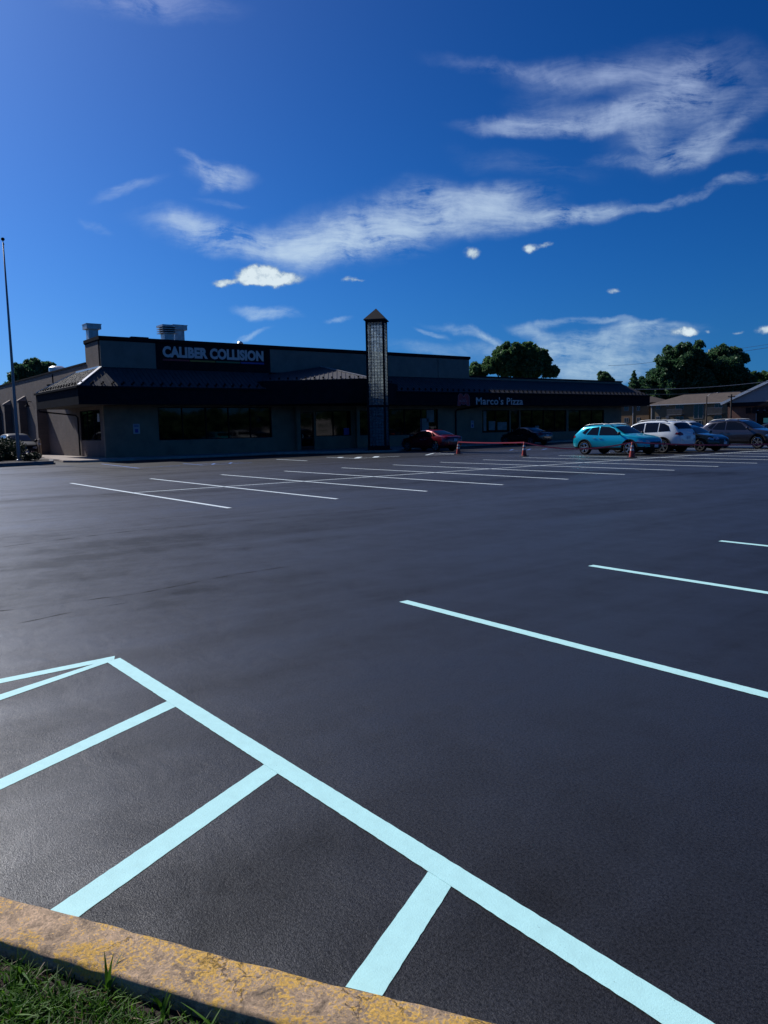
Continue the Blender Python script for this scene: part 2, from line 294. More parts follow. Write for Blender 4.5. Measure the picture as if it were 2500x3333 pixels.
def kerb_mat():
    m = bpy.data.materials.new('kerb_yellow'); m.use_nodes = True; t = m.node_tree; b = t.nodes['Principled BSDF']; n_ = t.nodes.new; l = t.links.new
    tc = n_('ShaderNodeTexCoord'); O = tc.outputs['Object']
    a = noise(O, 7, 10, .68, .4, (1, 1, 1), 0, t); f = noise(O, 90, 8, .75, 0, (1, 1, 1), 0, t); big = noise(O, 2.3, 4, .5, 0, (1, 1, 1), 0, t); st = noise(O, 16, 8, .7, .5, (1, 1, 1), 0, t)
    s = nmath('ADD', nmath('MULTIPLY', a.outputs[0], .7, tree=t), nmath('MULTIPLY', f.outputs[0], 1.1, tree=t), tree=t); s = nmath('ADD', s, nmath('MULTIPLY', big.outputs[0], .7, tree=t), tree=t); s = nmath('ADD', s, nmath('MULTIPLY', st.outputs[0], .5, tree=t), tree=t)
    r = n_('ShaderNodeMapRange'); r.inputs['From Min'].default_value = 1.47; r.inputs['From Max'].default_value = 1.55; l(s, r.inputs[0])
    con = n_('ShaderNodeValToRGB'); con.color_ramp.elements[0].position = .30; con.color_ramp.elements[0].color = (.22, .165, .11, 1); con.color_ramp.elements[1].position = .56; con.color_ramp.elements[1].color = (.80, .56, .36, 1); l(st.outputs[0], con.inputs[0])
    mx = n_('ShaderNodeMix'); mx.data_type = 'RGBA'; l(r.outputs[0], mx.inputs[0]); l(con.outputs[0], mx.inputs[6]); mx.inputs[7].default_value = (.86, .52, .12, 1)
    fm = n_('ShaderNodeMapRange'); fm.inputs['From Min'].default_value = .3; fm.inputs['From Max'].default_value = .7; fm.inputs['To Min'].default_value = .45; fm.inputs['To Max'].default_value = 1.4; l(f.outputs[0], fm.inputs[0])
    x = n_('ShaderNodeVectorMath'); x.operation = 'SCALE'; l(mx.outputs[2], x.inputs[0]); l(fm.outputs[0], x.inputs['Scale'])
    vo = n_('ShaderNodeTexVoronoi'); vo.feature = 'DISTANCE_TO_EDGE'; vo.inputs['Scale'].default_value = 4.5
    sc = n_('ShaderNodeVectorMath'); sc.operation = 'SCALE'; sc.inputs['Scale'].default_value = .25; l(a.outputs['Color'], sc.inputs[0]); ad = n_('ShaderNodeVectorMath'); l(O, ad.inputs[0]); l(sc.outputs[0], ad.inputs[1]); l(ad.outputs[0], vo.inputs['Vector'])
    cr = n_('ShaderNodeMapRange'); cr.inputs['From Max'].default_value = .012; cr.inputs['To Min'].default_value = .35; l(vo.outputs['Distance'], cr.inputs[0])
    crm = n_('ShaderNodeMix'); crm.data_type = 'FLOAT'; l(nmath('GREATER_THAN', big.outputs[0], .52, tree=t), crm.inputs[0]); crm.inputs[2].default_value = 1; l(cr.outputs[0], crm.inputs[3])
    x2 = n_('ShaderNodeVectorMath'); x2.operation = 'SCALE'; l(x.outputs[0], x2.inputs[0]); l(crm.outputs[0], x2.inputs['Scale'])
    l(x2.outputs[0], b.inputs['Base Color']); b.inputs['Roughness'].default_value = .9
    bp = n_('ShaderNodeBump'); bp.inputs['Strength'].default_value = 1.; bp.inputs['Distance'].default_value = .012
    h = nmath('ADD', f.outputs[0], nmath('ADD', st.outputs[0], crm.outputs[0], tree=t), tree=t); l(h, bp.inputs['Height']); l(bp.outputs[0], b.inputs['Normal']); M['kerb_yellow'] = m
kerb_mat()
def block_mat():      # translucent glass blocks
    m = bpy.data.materials.new('glass_block'); m.use_nodes = True; t = m.node_tree; b = t.nodes['Principled BSDF']; n_ = t.nodes.new; l = t.links.new
    b.inputs['Base Color'].default_value = (.10, .16, .19, 1); b.inputs['Roughness'].default_value = .12
    tc = n_('ShaderNodeTexCoord'); v = noise(tc.outputs['Object'], 9, 3, .6, 1.5, (1, 1, 1), 0, t)
    bp = n_('ShaderNodeBump'); bp.inputs['Strength'].default_value = .8; bp.inputs['Distance'].default_value = .03; l(v.outputs[0], bp.inputs['Height']); l(bp.outputs[0], b.inputs['Normal'])
    tr = n_('ShaderNodeBsdfTransparent'); g = n_('ShaderNodeNewGeometry'); 
    cr = n_('ShaderNodeMapRange'); cr.inputs['From Min'].default_value = .35; cr.inputs['From Max'].default_value = .68; cr.inputs['To Min'].default_value = .40; cr.inputs['To Max'].default_value = 1.2; l(v.outputs[0], cr.inputs[0])
    rnd = nmath('MULTIPLY', cr.outputs[0], nmath('ADD', nmath('MULTIPLY', g.outputs['Random Per Island'], .5, tree=t), .6, tree=t), tree=t)
    tl = n_('ShaderNodeBsdfTranslucent'); tl.inputs[0].default_value = (.85, .92, .92, 1)
    tr.inputs[0].default_value = (.75, .85, .88, 1)
    mt = n_('ShaderNodeMixShader'); mt.inputs[0].default_value = .5; l(tr.outputs[0], mt.inputs[1]); l(tl.outputs[0], mt.inputs[2])
    mx = n_('ShaderNodeMixShader'); l(rnd, mx.inputs[0]); l(b.outputs[0], mx.inputs[1]); l(mt.outputs[0], mx.inputs[2]); l(mx.outputs[0], t.nodes['Material Output'].inputs[0]); M['glass_block'] = m
block_mat()

# ------------------------------------------------------------------ mesh helpers
def tag(o, label=None, cat=None, group=None, kind=None):
    if label: o['label'] = label
    if cat: o['category'] = cat
    if group: o['group'] = group
    if kind: o['kind'] = kind
    return o
def empty(name, loc=(0, 0, 0), rz=0., label=None, cat=None, group=None):
    o = bpy.data.objects.new(name, None); COL.objects.link(o); o.location = loc; o.rotation_euler = (0, 0, rz); o.empty_display_size = .2
    return tag(o, label, cat, group)
def mesh_obj(name, verts, faces, mats, parent=None, idx=None, smooth=False):
    me = bpy.data.meshes.new(name); me.from_pydata([tuple(v) for v in verts], [], faces)
    for mm in (mats if isinstance(mats, (list, tuple)) else [mats]): me.materials.append(M[mm])
    if idx is not None: me.polygons.foreach_set('material_index', idx)
    if smooth: me.polygons.foreach_set('use_smooth', [True]*len(me.polygons))
    me.update(); o = bpy.data.objects.new(name, me); COL.objects.link(o)
    if parent: o.parent = parent
    return o
class MB:
    def __init__(s): s.v = []; s.f = []; s.i = []
    def add(s, v, f, mi=0):
        n = len(s.v); s.v += [Vector(p) for p in v]; s.f += [tuple(a+n for a in q) for q in f]; s.i += [mi]*len(f); return s
    def box(s, a, b, mi=0):
        (x0, y0, z0), (x1, y1, z1) = a, b
        x0, x1 = min(x0, x1), max(x0, x1); y0, y1 = min(y0, y1), max(y0, y1); z0, z1 = min(z0, z1), max(z0, z1)
        v = [(x, y, z) for z in (z0, z1) for y in (y0, y1) for x in (x0, x1)]
        return s.add(v, [(0, 2, 3, 1), (4, 5, 7, 6), (0, 1, 5, 4), (2, 6, 7, 3), (0, 4, 6, 2), (1, 3, 7, 5)], mi)
    def prism(s, poly, z0, z1, mi=0):      # ccw polygon in XY ; z1 may be list
        n = len(poly); zt = z1 if isinstance(z1, (list, tuple)) else [z1]*n; zb = z0 if isinstance(z0, (list, tuple)) else [z0]*n
        v = [(p[0], p[1], zb[i]) for i, p in enumerate(poly)]+[(p[0], p[1], zt[i]) for i, p in enumerate(poly)]
        f = [tuple(range(n-1, -1, -1)), tuple(range(n, 2*n))]+[(i, (i+1) % n, n+(i+1) % n, n+i) for i in range(n)]
        return s.add(v, f, mi)
    def bar(s, a, b, w, h, mi=0, up=(0, 0, 1)):   # rectangular bar from a to b
        a, b = Vector(a), Vector(b); d = (b-a).normalized(); u = Vector(up)
        if abs(d.dot(u)) > .99: u = Vector((1, 0, 0))
        r = d.cross(u).normalized(); u = r.cross(d).normalized(); r *= w/2; u *= h/2
        v = [p+q for p in (a, b) for q in (-r-u, r-u, r+u, -r+u)]
        return s.add(v, [(3, 2, 1, 0), (4, 5, 6, 7), (0, 1, 5, 4), (1, 2, 6, 5), (2, 3, 7, 6), (3, 0, 4, 7)], mi)
    def tube(s, pts, rad, n=8, mi=0, cap=True):
        pts = [Vector(p) for p in pts]; rs = rad if isinstance(rad, (list, tuple)) else [rad]*len(pts)
        v = []; prev = None
        for i, p in enumerate(pts):
            d = (pts[min(i+1, len(pts)-1)]-pts[max(i-1, 0)]).normalized()
            if prev is None:
                ref = Vector((0, 0, 1)) if abs(d.z) < .9 else Vector((1, 0, 0)); a = d.cross(ref).normalized()
            else: a = (prev-d*prev.dot(d)).normalized()
            prev = a; b = d.cross(a)
            v += [p+(a*math.cos(2*math.pi*k/n)+b*math.sin(2*math.pi*k/n))*rs[i] for k in range(n)]
        f = [(i*n+k, i*n+(k+1) % n, (i+1)*n+(k+1) % n, (i+1)*n+k) for i in range(len(pts)-1) for k in range(n)]
        if cap: f += [tuple(range(n-1, -1, -1)), tuple(range((len(pts)-1)*n, len(pts)*n))]
        return s.add(v, f, mi)
    def lathe(s, prof, n=24, c=(0, 0, 0), axis='z', mi=0):   # prof: (r, h)
        v = []; f = []
        for r, h in prof:
            for k in range(n):
                a = 2*math.pi*k/n
                p = (r*math.cos(a), r*math.sin(a), h) if axis == 'z' else (r*math.cos(a), h, r*math.sin(a))
                v.append((p[0]+c[0], p[1]+c[1], p[2]+c[2]))
        for i in range(len(prof)-1):
            for k in range(n):
                q = (i*n+k, i*n+(k+1) % n, (i+1)*n+(k+1) % n, (i+1)*n+k)
                f.append(q if axis == 'z' else q[::-1])
        return s.add(v, f, mi)
    def build(s, name, mats, parent=None, smooth=False):
        return mesh_obj(name, s.v, s.f, mats, parent, s.i, smooth)
def bevel(o, w=.01, seg=2):
    md = o.modifiers.new('bevel', 'BEVEL'); md.width = w; md.segments = seg; md.limit_method = 'ANGLE'; return o
def copy_tree(o, parent=None):
    c = o.copy(); COL.objects.link(c); c.parent = parent
    for ch in list(o.children): copy_tree(ch, c)
    return c
def text_mesh(name, body, size, m, mat4, parent=None, bold=.0, sx=1., ext=.02, spacing=1.):
    cu = bpy.data.curves.new(name, 'FONT'); cu.body = body; cu.size = size; cu.extrude = ext; cu.offset = bold; cu.resolution_u = 3; cu.space_character = spacing
    tmp = bpy.data.objects.new('tmp', cu); COL.objects.link(tmp); dg = bpy.context.evaluated_depsgraph_get()
    me = bpy.data.meshes.new_from_object(tmp.evaluated_get(dg)); bpy.data.objects.remove(tmp)
    me.transform(mat4 @ Matrix.Diagonal((sx, 1, 1, 1))); me.materials.clear(); me.materials.append(M[m]); me.name = name
    o = bpy.data.objects.new(name, me); COL.objects.link(o)
    if parent: o.parent = parent
    return o
# matrix for writing on a wall facing +X (text runs along +Y)
def wall_x(x, y, z): return Matrix(((0, 0, 1, x), (1, 0, 0, y), (0, 1, 0, z), (0, 0, 0, 1)))

# ------------------------------------------------------------------ ground
g = MB()
g.add([(-900, -600, 0), (600, -600, 0), (600, 900, 0), (-900, 900, 0)], [(0, 1, 2, 3)])
tag(g.build('asphalt_ground', 'asphalt'), 'freshly sealed dark asphalt car park', None, None, 'structure')
# near kerb (a low concrete edge with worn yellow paint)
OUT = [(-6.2, -1.8), (-4.3, -.62), (-3.3, -.02), (-2.58, .41), (-2.23, .625), (-1.87, .84), (-1.57, 1.03), (-1.29, 1.215), (-.4, 1.78), (1.2, 2.75)]
def offs(pl, d):
    r = []
    for i, p in enumerate(pl):
        a = Vector(pl[max(i-1, 0)]); b = Vector(pl[min(i+1, len(pl)-1)]); t = (b-a).normalized(); r.append((p[0]+t.y*d, p[1]-t.x*d))
    return r
def resample(pl, step):
    o = []
    for a, b in zip(pl[:-1], pl[1:]):
        a, b = Vector(a), Vector(b); n = max(1, int((b-a).length/step)); o += [tuple(a.lerp(b, i/n)) for i in range(n)]
    return o+[pl[-1]]
out = resample(OUT, .05)
prof = [(0., -.02), (.0, .108), (.005, .117), (.016, .1205), (.155, .122), (.165, .118), (.169, .108), (.170, -.05)]
v = []; f = []
rows = [offs(out, d) for d, z in prof]
for i in range(len(out)):
    for k, (d, z) in enumerate(prof):
        jx = random.uniform(-.003, .003) if 0 < k < 7 else 0; jz = random.uniform(-.0025, .0025) if 0 < k < 7 else 0
        chip = 0
        if k in (2, 5) and random.random() < .12: chip = .008
        v.append((rows[k][i][0]+jx, rows[k][i][1]+jx, z+jz-chip))
L = len(prof)
f = [(i*L+k, (i+1)*L+k, (i+1)*L+k+1, i*L+k+1) for i in range(len(out)-1) for k in range(L-1)]
f = [q[::-1] for q in f]
ok = mesh_obj('kerb', v, f, 'kerb_yellow', smooth=True); tag(ok, 'worn yellow painted concrete kerb beside the grass', None, None, 'structure')
inn = offs(OUT, .165)
so_ = MB(); poly = inn+[(6, -2), (3, -9), (-9, -9)]
so_.add([(p[0], p[1], .068) for p in poly], [tuple(range(len(poly)-1, -1, -1))])
tag(so_.build('soil_ground', 'mulch'), 'dark soil of the grass verge', None, None, 'structure')
# grass blades
def inside(x, y):      # signed distance behind the inner kerb line
    best = 1e9; sgn = 0
    for a, b in zip(inn[:-1], inn[1:]):
        dx, dy = b[0]-a[0], b[1]-a[1]; l = math.hypot(dx, dy); t = max(0, min(1, ((x-a[0])*dx+(y-a[1])*dy)/l/l)); px, py = a[0]+dx*t, a[1]+dy*t
        d = math.hypot(x-px, y-py)
        if d < best: best = d; sgn = (dy*(x-a[0])-dx*(y-a[1]))/l
    return best if sgn > 0 else -best
gv = []; gf = []; gi = []
def blade(x, y, h, w, lean, az, mi, segs=4):
    n = len(gv); dx, dy = math.cos(az), math.sin(az); wx, wy = -dy, dx; tw = random.uniform(-.8, .8); wx, wy = wx*math.cos(tw)+dx*math.sin(tw), wy*math.cos(tw)+dy*math.sin(tw)
    for s_ in range(segs+1):
        t = s_/segs; r = lean*h*t**1.8; z = .066+h*t*(1-.35*lean*t); ww = w*(1-t**1.6)*.5+.0004
        gv.append((x+dx*r-wx*ww, y+dy*r-wy*ww, z)); gv.append((x+dx*r+wx*ww, y+dy*r+wy*ww, z))
    for s_ in range(segs): gf.append((n+2*s_, n+2*s_+1, n+2*s_+3, n+2*s_+2)); gi.append(mi)
tuft = [(random.uniform(-3.2, .3), random.uniform(-.9, 1.5)) for _ in range(900)]
cnt = 0
while cnt < 60000:
    if random.random() < .5:
        tx, ty = random.choice(tuft); x, y = random.gauss(tx, .03), random.gauss(ty, .03)
    else: x, y = random.uniform(-3.1, .2), random.uniform(-.9, 1.5)
    d = inside(x, y)
    if d < .012 or d > 1.0: continue
    if d < .06 and random.random() < .6: continue
    h = random.uniform(.025, .065)*(1.2 if random.random() < .1 else 1)*(.75 if d < .07 else 1)
    dry = random.random() < .10
    blade(x, y, h, random.uniform(.003, .0065), random.uniform(.3, 1.3), random.uniform(0, 6.28), 1 if dry else 0); cnt += 1
for _ in range(70):    # broad weed leaves
    x, y = random.uniform(-2.7, -1.2), random.uniform(.1, .95); d = inside(x, y)
    if d < .02 or d > .35: continue
    for k in range(random.randint(2, 5)): blade(x, y, random.uniform(.06, .11), random.uniform(.008, .013), random.uniform(.5, 1.4), random.uniform(0, 6.28), 0, 5)
for px, py, hh in ((352, 3160, .11), (530, 3215, .07), (60, 3085, .06)):
    p = gnd(px, py+75, .07); [blade(p.x, p.y, hh*random.uniform(.6, 1), .012, random.uniform(.2, .9), random.uniform(0, 6.28), 0, 5) for _ in range(5)]
tag(mesh_obj('grass', gv, gf, ['blade', 'dry_blade'], idx=gi, smooth=True), 'green grass and weeds growing behind the yellow kerb', 'grass', None, 'stuff')

# ------------------------------------------------------------------ painted markings
ZL = .0020
def strip(poly, name, m, z=ZL, rough=.0028):
    """painted stripe with slightly wavering edges; poly = quad a,b,c,d (long edges a-b and d-c)"""
    a, b, c, d = [Vector((p[0], p[1], 0)) for p in poly]; n = max(2, min(400, int((b-a).length/.025))); v = []; f = []
    wob = (d-a).normalized()
    for i in range(n+1):
        t = i/n; e = random.uniform(-rough, rough)*.5; e2 = random.uniform(-rough, rough)*.5
        v.append(a.lerp(b, t)+wob*e+Vector((0, 0, z))); v.append(d.lerp(c, t)+wob*e2+Vector((0, 0, z)))
    f = [(2*i, 2*i+1, 2*i+3, 2*i+2) for i in range(n)]
    if (b-a).cross(d-a).z > 0: f = [q[::-1] for q in f]
    return v, f
def marking(quads, name, m, label, z=ZL):
    mb = MB()
    for k, q in enumerate(quads):
        v, f = strip(q, name, m, z+.0005*(k % 3)); mb.add(v, f)
    o = mb.build(name, m); tag(o, label, None, None, 'structure'); return o
def line_q(a, b, w):
    a, b = Vector(a[:2]), Vector(b[:2]); t = (b-a).normalized(); n = Vector((-t.y, t.x))*w/2
    return [a+n, b+n, b-n, a-n]
# near hatched area
q = []
q.append([gnd(398.7, 2142), (-.60, 1.80), (-.60, 1.685), gnd(352.6, 2155.7)])
big = marking([[Vector((-5.33, 1.70)), Vector((1.0, 1.85)), Vector((1.0, 1.745)), Vector((-5.30, 1.595))]], 'painted_line', 'paint_white', 'wide pale painted border line of the near hatched area', ZL+.0012)
T = [([gnd(374, 2135.6), gnd(0, 2210.5), gnd(0, 2225), gnd(380, 2152)], 1.4), ]
def ext(q4, k0=.0, k1=.0):   # extend quad beyond both ends
    a, b, c, d = [Vector((p[0], p[1])) for p in q4]; return [a-(b-a)*k0, b+(b-a)*k1, c+(c-d)*k1, d-(c-d)*k0]
marking([ext([gnd(374, 2135.6), gnd(0, 2210.5), gnd(0, 2225), gnd(372, 2148)], 0, 1.2),
         ext([gnd(374, 2140), gnd(0, 2261.5), gnd(0, 2280.5), gnd(352, 2157)], 0, 1.0)], 'painted_line', 'paint_white', 'two converging painted lines at the tip of the near hatched area')
marking([ext([gnd(548, 2281), gnd(0, 2537), gnd(0, 2572), gnd(572, 2301)], 0.01, .25)], 'painted_line', 'paint_white', 'cross stripe nearest the tip of the near hatched area')
marking([ext([gnd(857, 2491), gnd(165.8, 2962), gnd(259.2, 2983), gnd(900, 2521)], 0.01, .02)], 'painted_line', 'paint_white', 'middle cross stripe of the near hatched area ending at the kerb')
marking([ext([gnd(1390.6, 2842.6), gnd(1131, 3205), gnd(1248.7, 3234), gnd(1465.7, 2892)], 0.02, .02)], 'painted_line', 'paint_white', 'short cross stripe of the near hatched area ending at the kerb')
# stall lines to the right
for k, (lab) in enumerate(('nearest', 'second', 'third', 'fourth', 'fifth')):
    y = 4.32+k*2.68; x = -5.33+.03*k*2.66
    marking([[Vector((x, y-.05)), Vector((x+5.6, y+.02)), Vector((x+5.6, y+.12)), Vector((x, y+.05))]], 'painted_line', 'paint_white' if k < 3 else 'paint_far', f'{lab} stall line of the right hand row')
# double row in the middle of the car park
for k in range(18):
    y = 7.04+2.6606*k; x0 = -26.01+.0293*2.6606*k; x1 = -14.40+.0293*2.6606*k
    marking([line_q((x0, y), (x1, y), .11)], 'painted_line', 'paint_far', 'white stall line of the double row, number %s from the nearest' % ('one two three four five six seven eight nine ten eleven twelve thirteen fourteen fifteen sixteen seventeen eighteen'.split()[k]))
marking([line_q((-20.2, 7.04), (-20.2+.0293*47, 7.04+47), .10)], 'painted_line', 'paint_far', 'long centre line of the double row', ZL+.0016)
# lines near the building
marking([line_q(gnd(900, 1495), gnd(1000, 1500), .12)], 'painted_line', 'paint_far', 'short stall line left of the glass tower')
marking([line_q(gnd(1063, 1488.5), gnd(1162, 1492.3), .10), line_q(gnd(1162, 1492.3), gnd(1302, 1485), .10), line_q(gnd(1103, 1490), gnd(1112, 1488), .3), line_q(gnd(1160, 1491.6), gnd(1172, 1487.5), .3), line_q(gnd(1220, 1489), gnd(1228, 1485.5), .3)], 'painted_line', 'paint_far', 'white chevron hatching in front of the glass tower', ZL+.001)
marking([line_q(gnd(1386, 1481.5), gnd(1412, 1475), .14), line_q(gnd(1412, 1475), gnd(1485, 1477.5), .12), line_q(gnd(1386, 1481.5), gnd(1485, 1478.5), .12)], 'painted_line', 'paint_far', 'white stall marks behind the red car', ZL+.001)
marking([line_q(gnd(596, 1508.5), gnd(661, 1514), .12), line_q(gnd(661, 1514), gnd(821, 1506), .12), line_q(gnd(640, 1511), gnd(790, 1504.5), .1), line_q(gnd(690, 1512.5), gnd(700, 1508), .12), line_q(gnd(745, 1510), gnd(755, 1505), .12), line_q(gnd(520, 1518.5), gnd(585, 1517), .10)], 'painted_line', 'paint_blue', 'faded blue disabled bay marks in front of the tan storefront', ZL+.001)
marking([line_q(gnd(330, 1510), gnd(452, 1524), .14), line_q(gnd(440, 1524), gnd(700, 1508), .08), line_q(gnd(180, 1517), gnd(330, 1514), .09), line_q(gnd(180, 1521), gnd(400, 1518), .07)], 'painted_line', 'paint_blue', 'faded blue lines by the left corner of the building', ZL+.001)
marking([line_q(gnd(1660, 1466), gnd(1670, 1462.5), .14), line_q(gnd(1716, 1465), gnd(1727, 1461), .14), line_q(gnd(1765, 1464), gnd(1780, 1460.5), .14), line_q(gnd(1560, 1470.5), gnd(1800, 1461.5), .06)], 'painted_line', 'paint_blue', 'pale blue bay ticks in front of the pizza shop', ZL+.001)

def seam(pts, w, label):
    P_ = [gnd(*p) for p in pts]; path = resample([(p.x, p.y) for p in P_], .12); off = 0; l1, l2 = [], []
    path = [(x+random.gauss(0, .006), y+random.gauss(0, .006)) for x, y in path]
    for i, (a, b) in enumerate(zip(offs(path, -w/2), offs(path, w/2))):
        k = random.uniform(-.4, 1.1) if random.random() < .8 else 0; m_ = Vector(path[i]); l1.append(m_.lerp(Vector(a), max(k, .05))); l2.append(m_.lerp(Vector(b), max(k, .05)))
    n = len(path); v = [(p.x, p.y, .0012) for p in l1]+[(p.x, p.y, .0012) for p in l2]
    o = mesh_obj('pavement_seam', v, [(i, n+i, n+i+1, i+1) for i in range(n-1)], 'tar_seam'); tag(o, label, None, None, 'structure')
    for p in o.data.polygons:
        if p.normal.z < 0: p.flip()
seam([(-300, 1800), (0, 1781), (422, 1729), (1130, 1665), (1500, 1640)], .035, 'thin dark seam beyond the middle of the lot')
seam([(-300, 2020), (0, 1989), (452, 1932), (753, 1872), (960, 1840)], .022, 'thin ragged seam in the left middle of the lot')
seam([(-300, 2075), (0, 2041), (241, 1992), (420, 1960)], .018, 'short ragged seam nearer the left edge')
# ------------------------------------------------------------------ main building
XF, YS = -47.0, 14.9
XE, YE = -45.07, 12.97          # outer eave lines
ZE, ZB, ZW = 4.34, 3.30, 5.58   # eave top, fascia bottom, roof meets wall
YEND, XB = 67.5, -86.0
B = empty('shopping_center', (-47, 40, 0), 0, 'long dark single storey shopping center with tan panels and black metal canopy', 'building')
def child(mb, name, mats, parent=None, smooth=False):
    o = mb.build(name, mats, parent or B, smooth); o.matrix_parent_inverse = Matrix.Identity(4)
    if (parent or B) is B: o.location = -Vector(B.location)
    return o
def childT(mb, name, mats, parent): # child of a part (same origin as part)
    return mb.build(name, mats, parent)
openings = [(18.3, 26.5, 1.10, 3.2), (28.85, 30.0, .15, 2.85), (30.15, 33.32, 1.08, 2.95), (33.85, 36.3, 1.06, 2.95), (36.85, 42.15, 1.0, 3.05),
            (47.3, 50.75, 1.0, 2.95), (50.9, 52.05, .15, 2.95), (52.2, 58.7, .9, 2.95), (59.0, 64.6, .9, 2.95)]
w = MB(); prev = YS
T_ = .25
for (a, b, z0, z1) in openings:
    w.box((XF-T_, prev, 0), (XF, a, ZB+.5)); 
    if z0 > .2: w.box((XF-T_, a, 0), (XF, b, z0))
    w.box((XF-T_, a, z1), (XF, b, ZB+.5)); prev = b
w.box((XF-T_, prev, 0), (XF, YEND, ZB+.5))
w.box((XF-T_, YS, ZB+.5), (XF, YEND, 5.0))
w.box((-80, YEND-.25, 0), (XF-T_, YEND, 5.5))
child(w, 'front_wall', 'front_wall')
for i, (a, b, z0, z1) in enumerate(openings):
    door = z0 < .5; f = MB(); x = XF-.10; t = .05
    f.box((x-.05, a+.004, z0), (x+.05, a+t, z1)); f.box((x-.05, b-t, z0), (x+.05, b-.004, z1)); f.box((x-.05, a+t, z0), (x+.05, b-t, z0+(.25 if door else t))); f.box((x-.05, a+t, z1-t), (x+.05, b-t, z1-.003))
    n = 1 if door else max(1, round((b-a)/1.6))
    for k in range(1, n): yy = a+(b-a)*k/n; f.box((x-.045, yy-.025, z0+t), (x+.045, yy+.025, z1-t))
    fo = child(f, 'door' if door else 'window', 'door_red' if door else 'black_metal')
    gl = MB(); gl.box((x-.03, a+t+.002, z0+t), (x-.018, b-t-.002, z1-t)); childT(gl, 'pane', 'window_glass', fo)
    if door:
        h = MB(); h.tube([(x+.06, a+.15, .9), (x+.12, a+.15, .95), (x+.12, a+.15, 1.25), (x+.06, a+.15, 1.3)], .014); childT(h, 'handle', 'chrome', fo)
# interior dark room behind the glass
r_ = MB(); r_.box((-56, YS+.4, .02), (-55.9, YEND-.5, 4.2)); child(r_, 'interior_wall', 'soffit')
# side wall with brick
sw = MB()
sw.box((XB, YS, 0), (-63.4, YS+.3, 6.02)); sw.box((-61.0, YS, 0), (-51.9, YS+.3, 6.02)); sw.box((-63.4, YS, 3.0), (-61.0, YS+.3, 6.02))
sw.box((-51.9, YS, 0), (XF-T_, YS+.3, 1.18)); sw.box((-51.9, YS, 3.1), (XF-T_, YS+.3, 5.0)); sw.box((-49.87, YS, 5.0), (XF-.3, YS+.3, 7.25))
sw.box((-51.9, YS, 5.0), (-49.87, YS+.3, 6.02)); sw.box((-47.75, YS, 1.18), (XF-T_, YS+.3, 3.1))
child(sw, 'side_wall', 'brick_tan')
cp = MB(); cp.box((XB, YS-.06, 6.02), (-49.88, YS+.4, 6.12)); child(cp, 'roof_coping', 'black_metal')
f = MB(); x0, x1, z0, z1 = -51.9, -47.75, 1.18, 3.1; y = YS+.08
f.box((x0+.003, y-.05, z0), (x0+.06, y+.05, z1)); f.box((x1-.06, y-.05, z0), (x1-.003, y+.05, z1)); f.box((x0+.06, y-.05, z0+.003), (x1-.06, y+.05, z0+.06)); f.box((x0+.06, y-.05, z1-.06), (x1-.06, y+.05, z1-.003))
for k in (1, 2): xx = x0+(x1-x0)*k/3; f.box((xx-.025, y-.04, z0+.06), (xx+.025, y+.04, z1-.06))
fo = child(f, 'window', 'black_metal'); gl = MB(); gl.box((x0+.06, y+.0, z0+.06), (x1-.06, y+.012, z1-.06)); childT(gl, 'pane', 'window_glass', fo)
gl = MB(); gl.box((x1-.75, y-.012, 2.35), (x1-.35, y-.004, 2.85)); childT(gl, 'notice', 'paper', fo)
# side door (dark)
f = MB(); f.box((-63.4, YS+.05, 0.13), (-63.3, YS+.2, 3.0)); f.box((-61.1, YS+.05, .13), (-61.0, YS+.2, 3.0)); f.box((-62.25, YS+.05, .13), (-62.15, YS+.2, 2.9)); f.box((-63.3, YS+.05, 2.9), (-61.1, YS+.2, 3.0))
fo = child(f, 'door', 'black_metal'); gl = MB(); gl.box((-63.3, YS+.11, .13), (-61.1, YS+.13, 2.9)); childT(gl, 'pane', 'window_glass', fo)
# buttress piers with sloped caps
for xx, ww, hh, dep in ((-72.0, .55, 4.25, .55), (-66.6, .55, 4.35, .55), (-60.4, .60, 3.5, .7), (-76.5, .55, 4.2, .55), (-82, .55, 4.2, .55)):
    p = MB(); p.box((xx-ww/2, YS-dep, 0), (xx+ww/2, YS-.003, hh)); po = child(p, 'pier', 'brick_tan')
    if hh > 4: c = MB(); c.prism([(xx-ww/2-.03, YS-dep-.03), (xx+ww/2+.03, YS-dep-.03), (xx+ww/2+.03, YS-.004), (xx-ww/2-.03, YS-.004)], [hh+.002]*4, [hh+.06, hh+.06, hh+.42, hh+.42]); childT(c, 'cap', 'concrete', po)
# parapet, panels, sign band
pr = MB(); pr.box((-49.87, YS+.3, 5.0), (XF-.02, 45.75, 7.2)); child(pr, 'parapet', 'black_metal')
pa = MB(); pa.box((XF-.02, YS+.02, ZW+.03), (XF+.02, 18.36, 7.22)); child(pa, 'wall_panel', 'stucco')
pa = MB(); pa.box((XF-.02, 26.52, ZW+.03), (XF+.02, 42.17, 7.22)); child(pa, 'wall_panel', 'stucco')
pa = MB(); pa.box((XF-.02, 42.23, ZW+.03), (XF+.02, 45.75, 7.22)); child(pa, 'wall_panel', 'stucco')
pa = MB(); pa.box((XF-.02, 18.36, ZW), (XF+.05, 26.52, 7.22)); child(pa, 'sign_band', 'black_metal')
pa = MB(); pa.box((-49.95, YS-.06, 7.26), (XF+.10, 45.85, 7.46)); pa.box((-49.95, YS-.03, 7.2), (XF+.05, 45.80, 7.26)); pa.box((-47.4, 16.9, 7.46), (-47.1, 18.0, 7.55)); child(pa, 'coping', 'black_metal')
lp = MB(); lp.box((-49.5, 45.75, 5.0), (XF, YEND, 5.76)); child(lp, 'low_parapet', 'stucco')
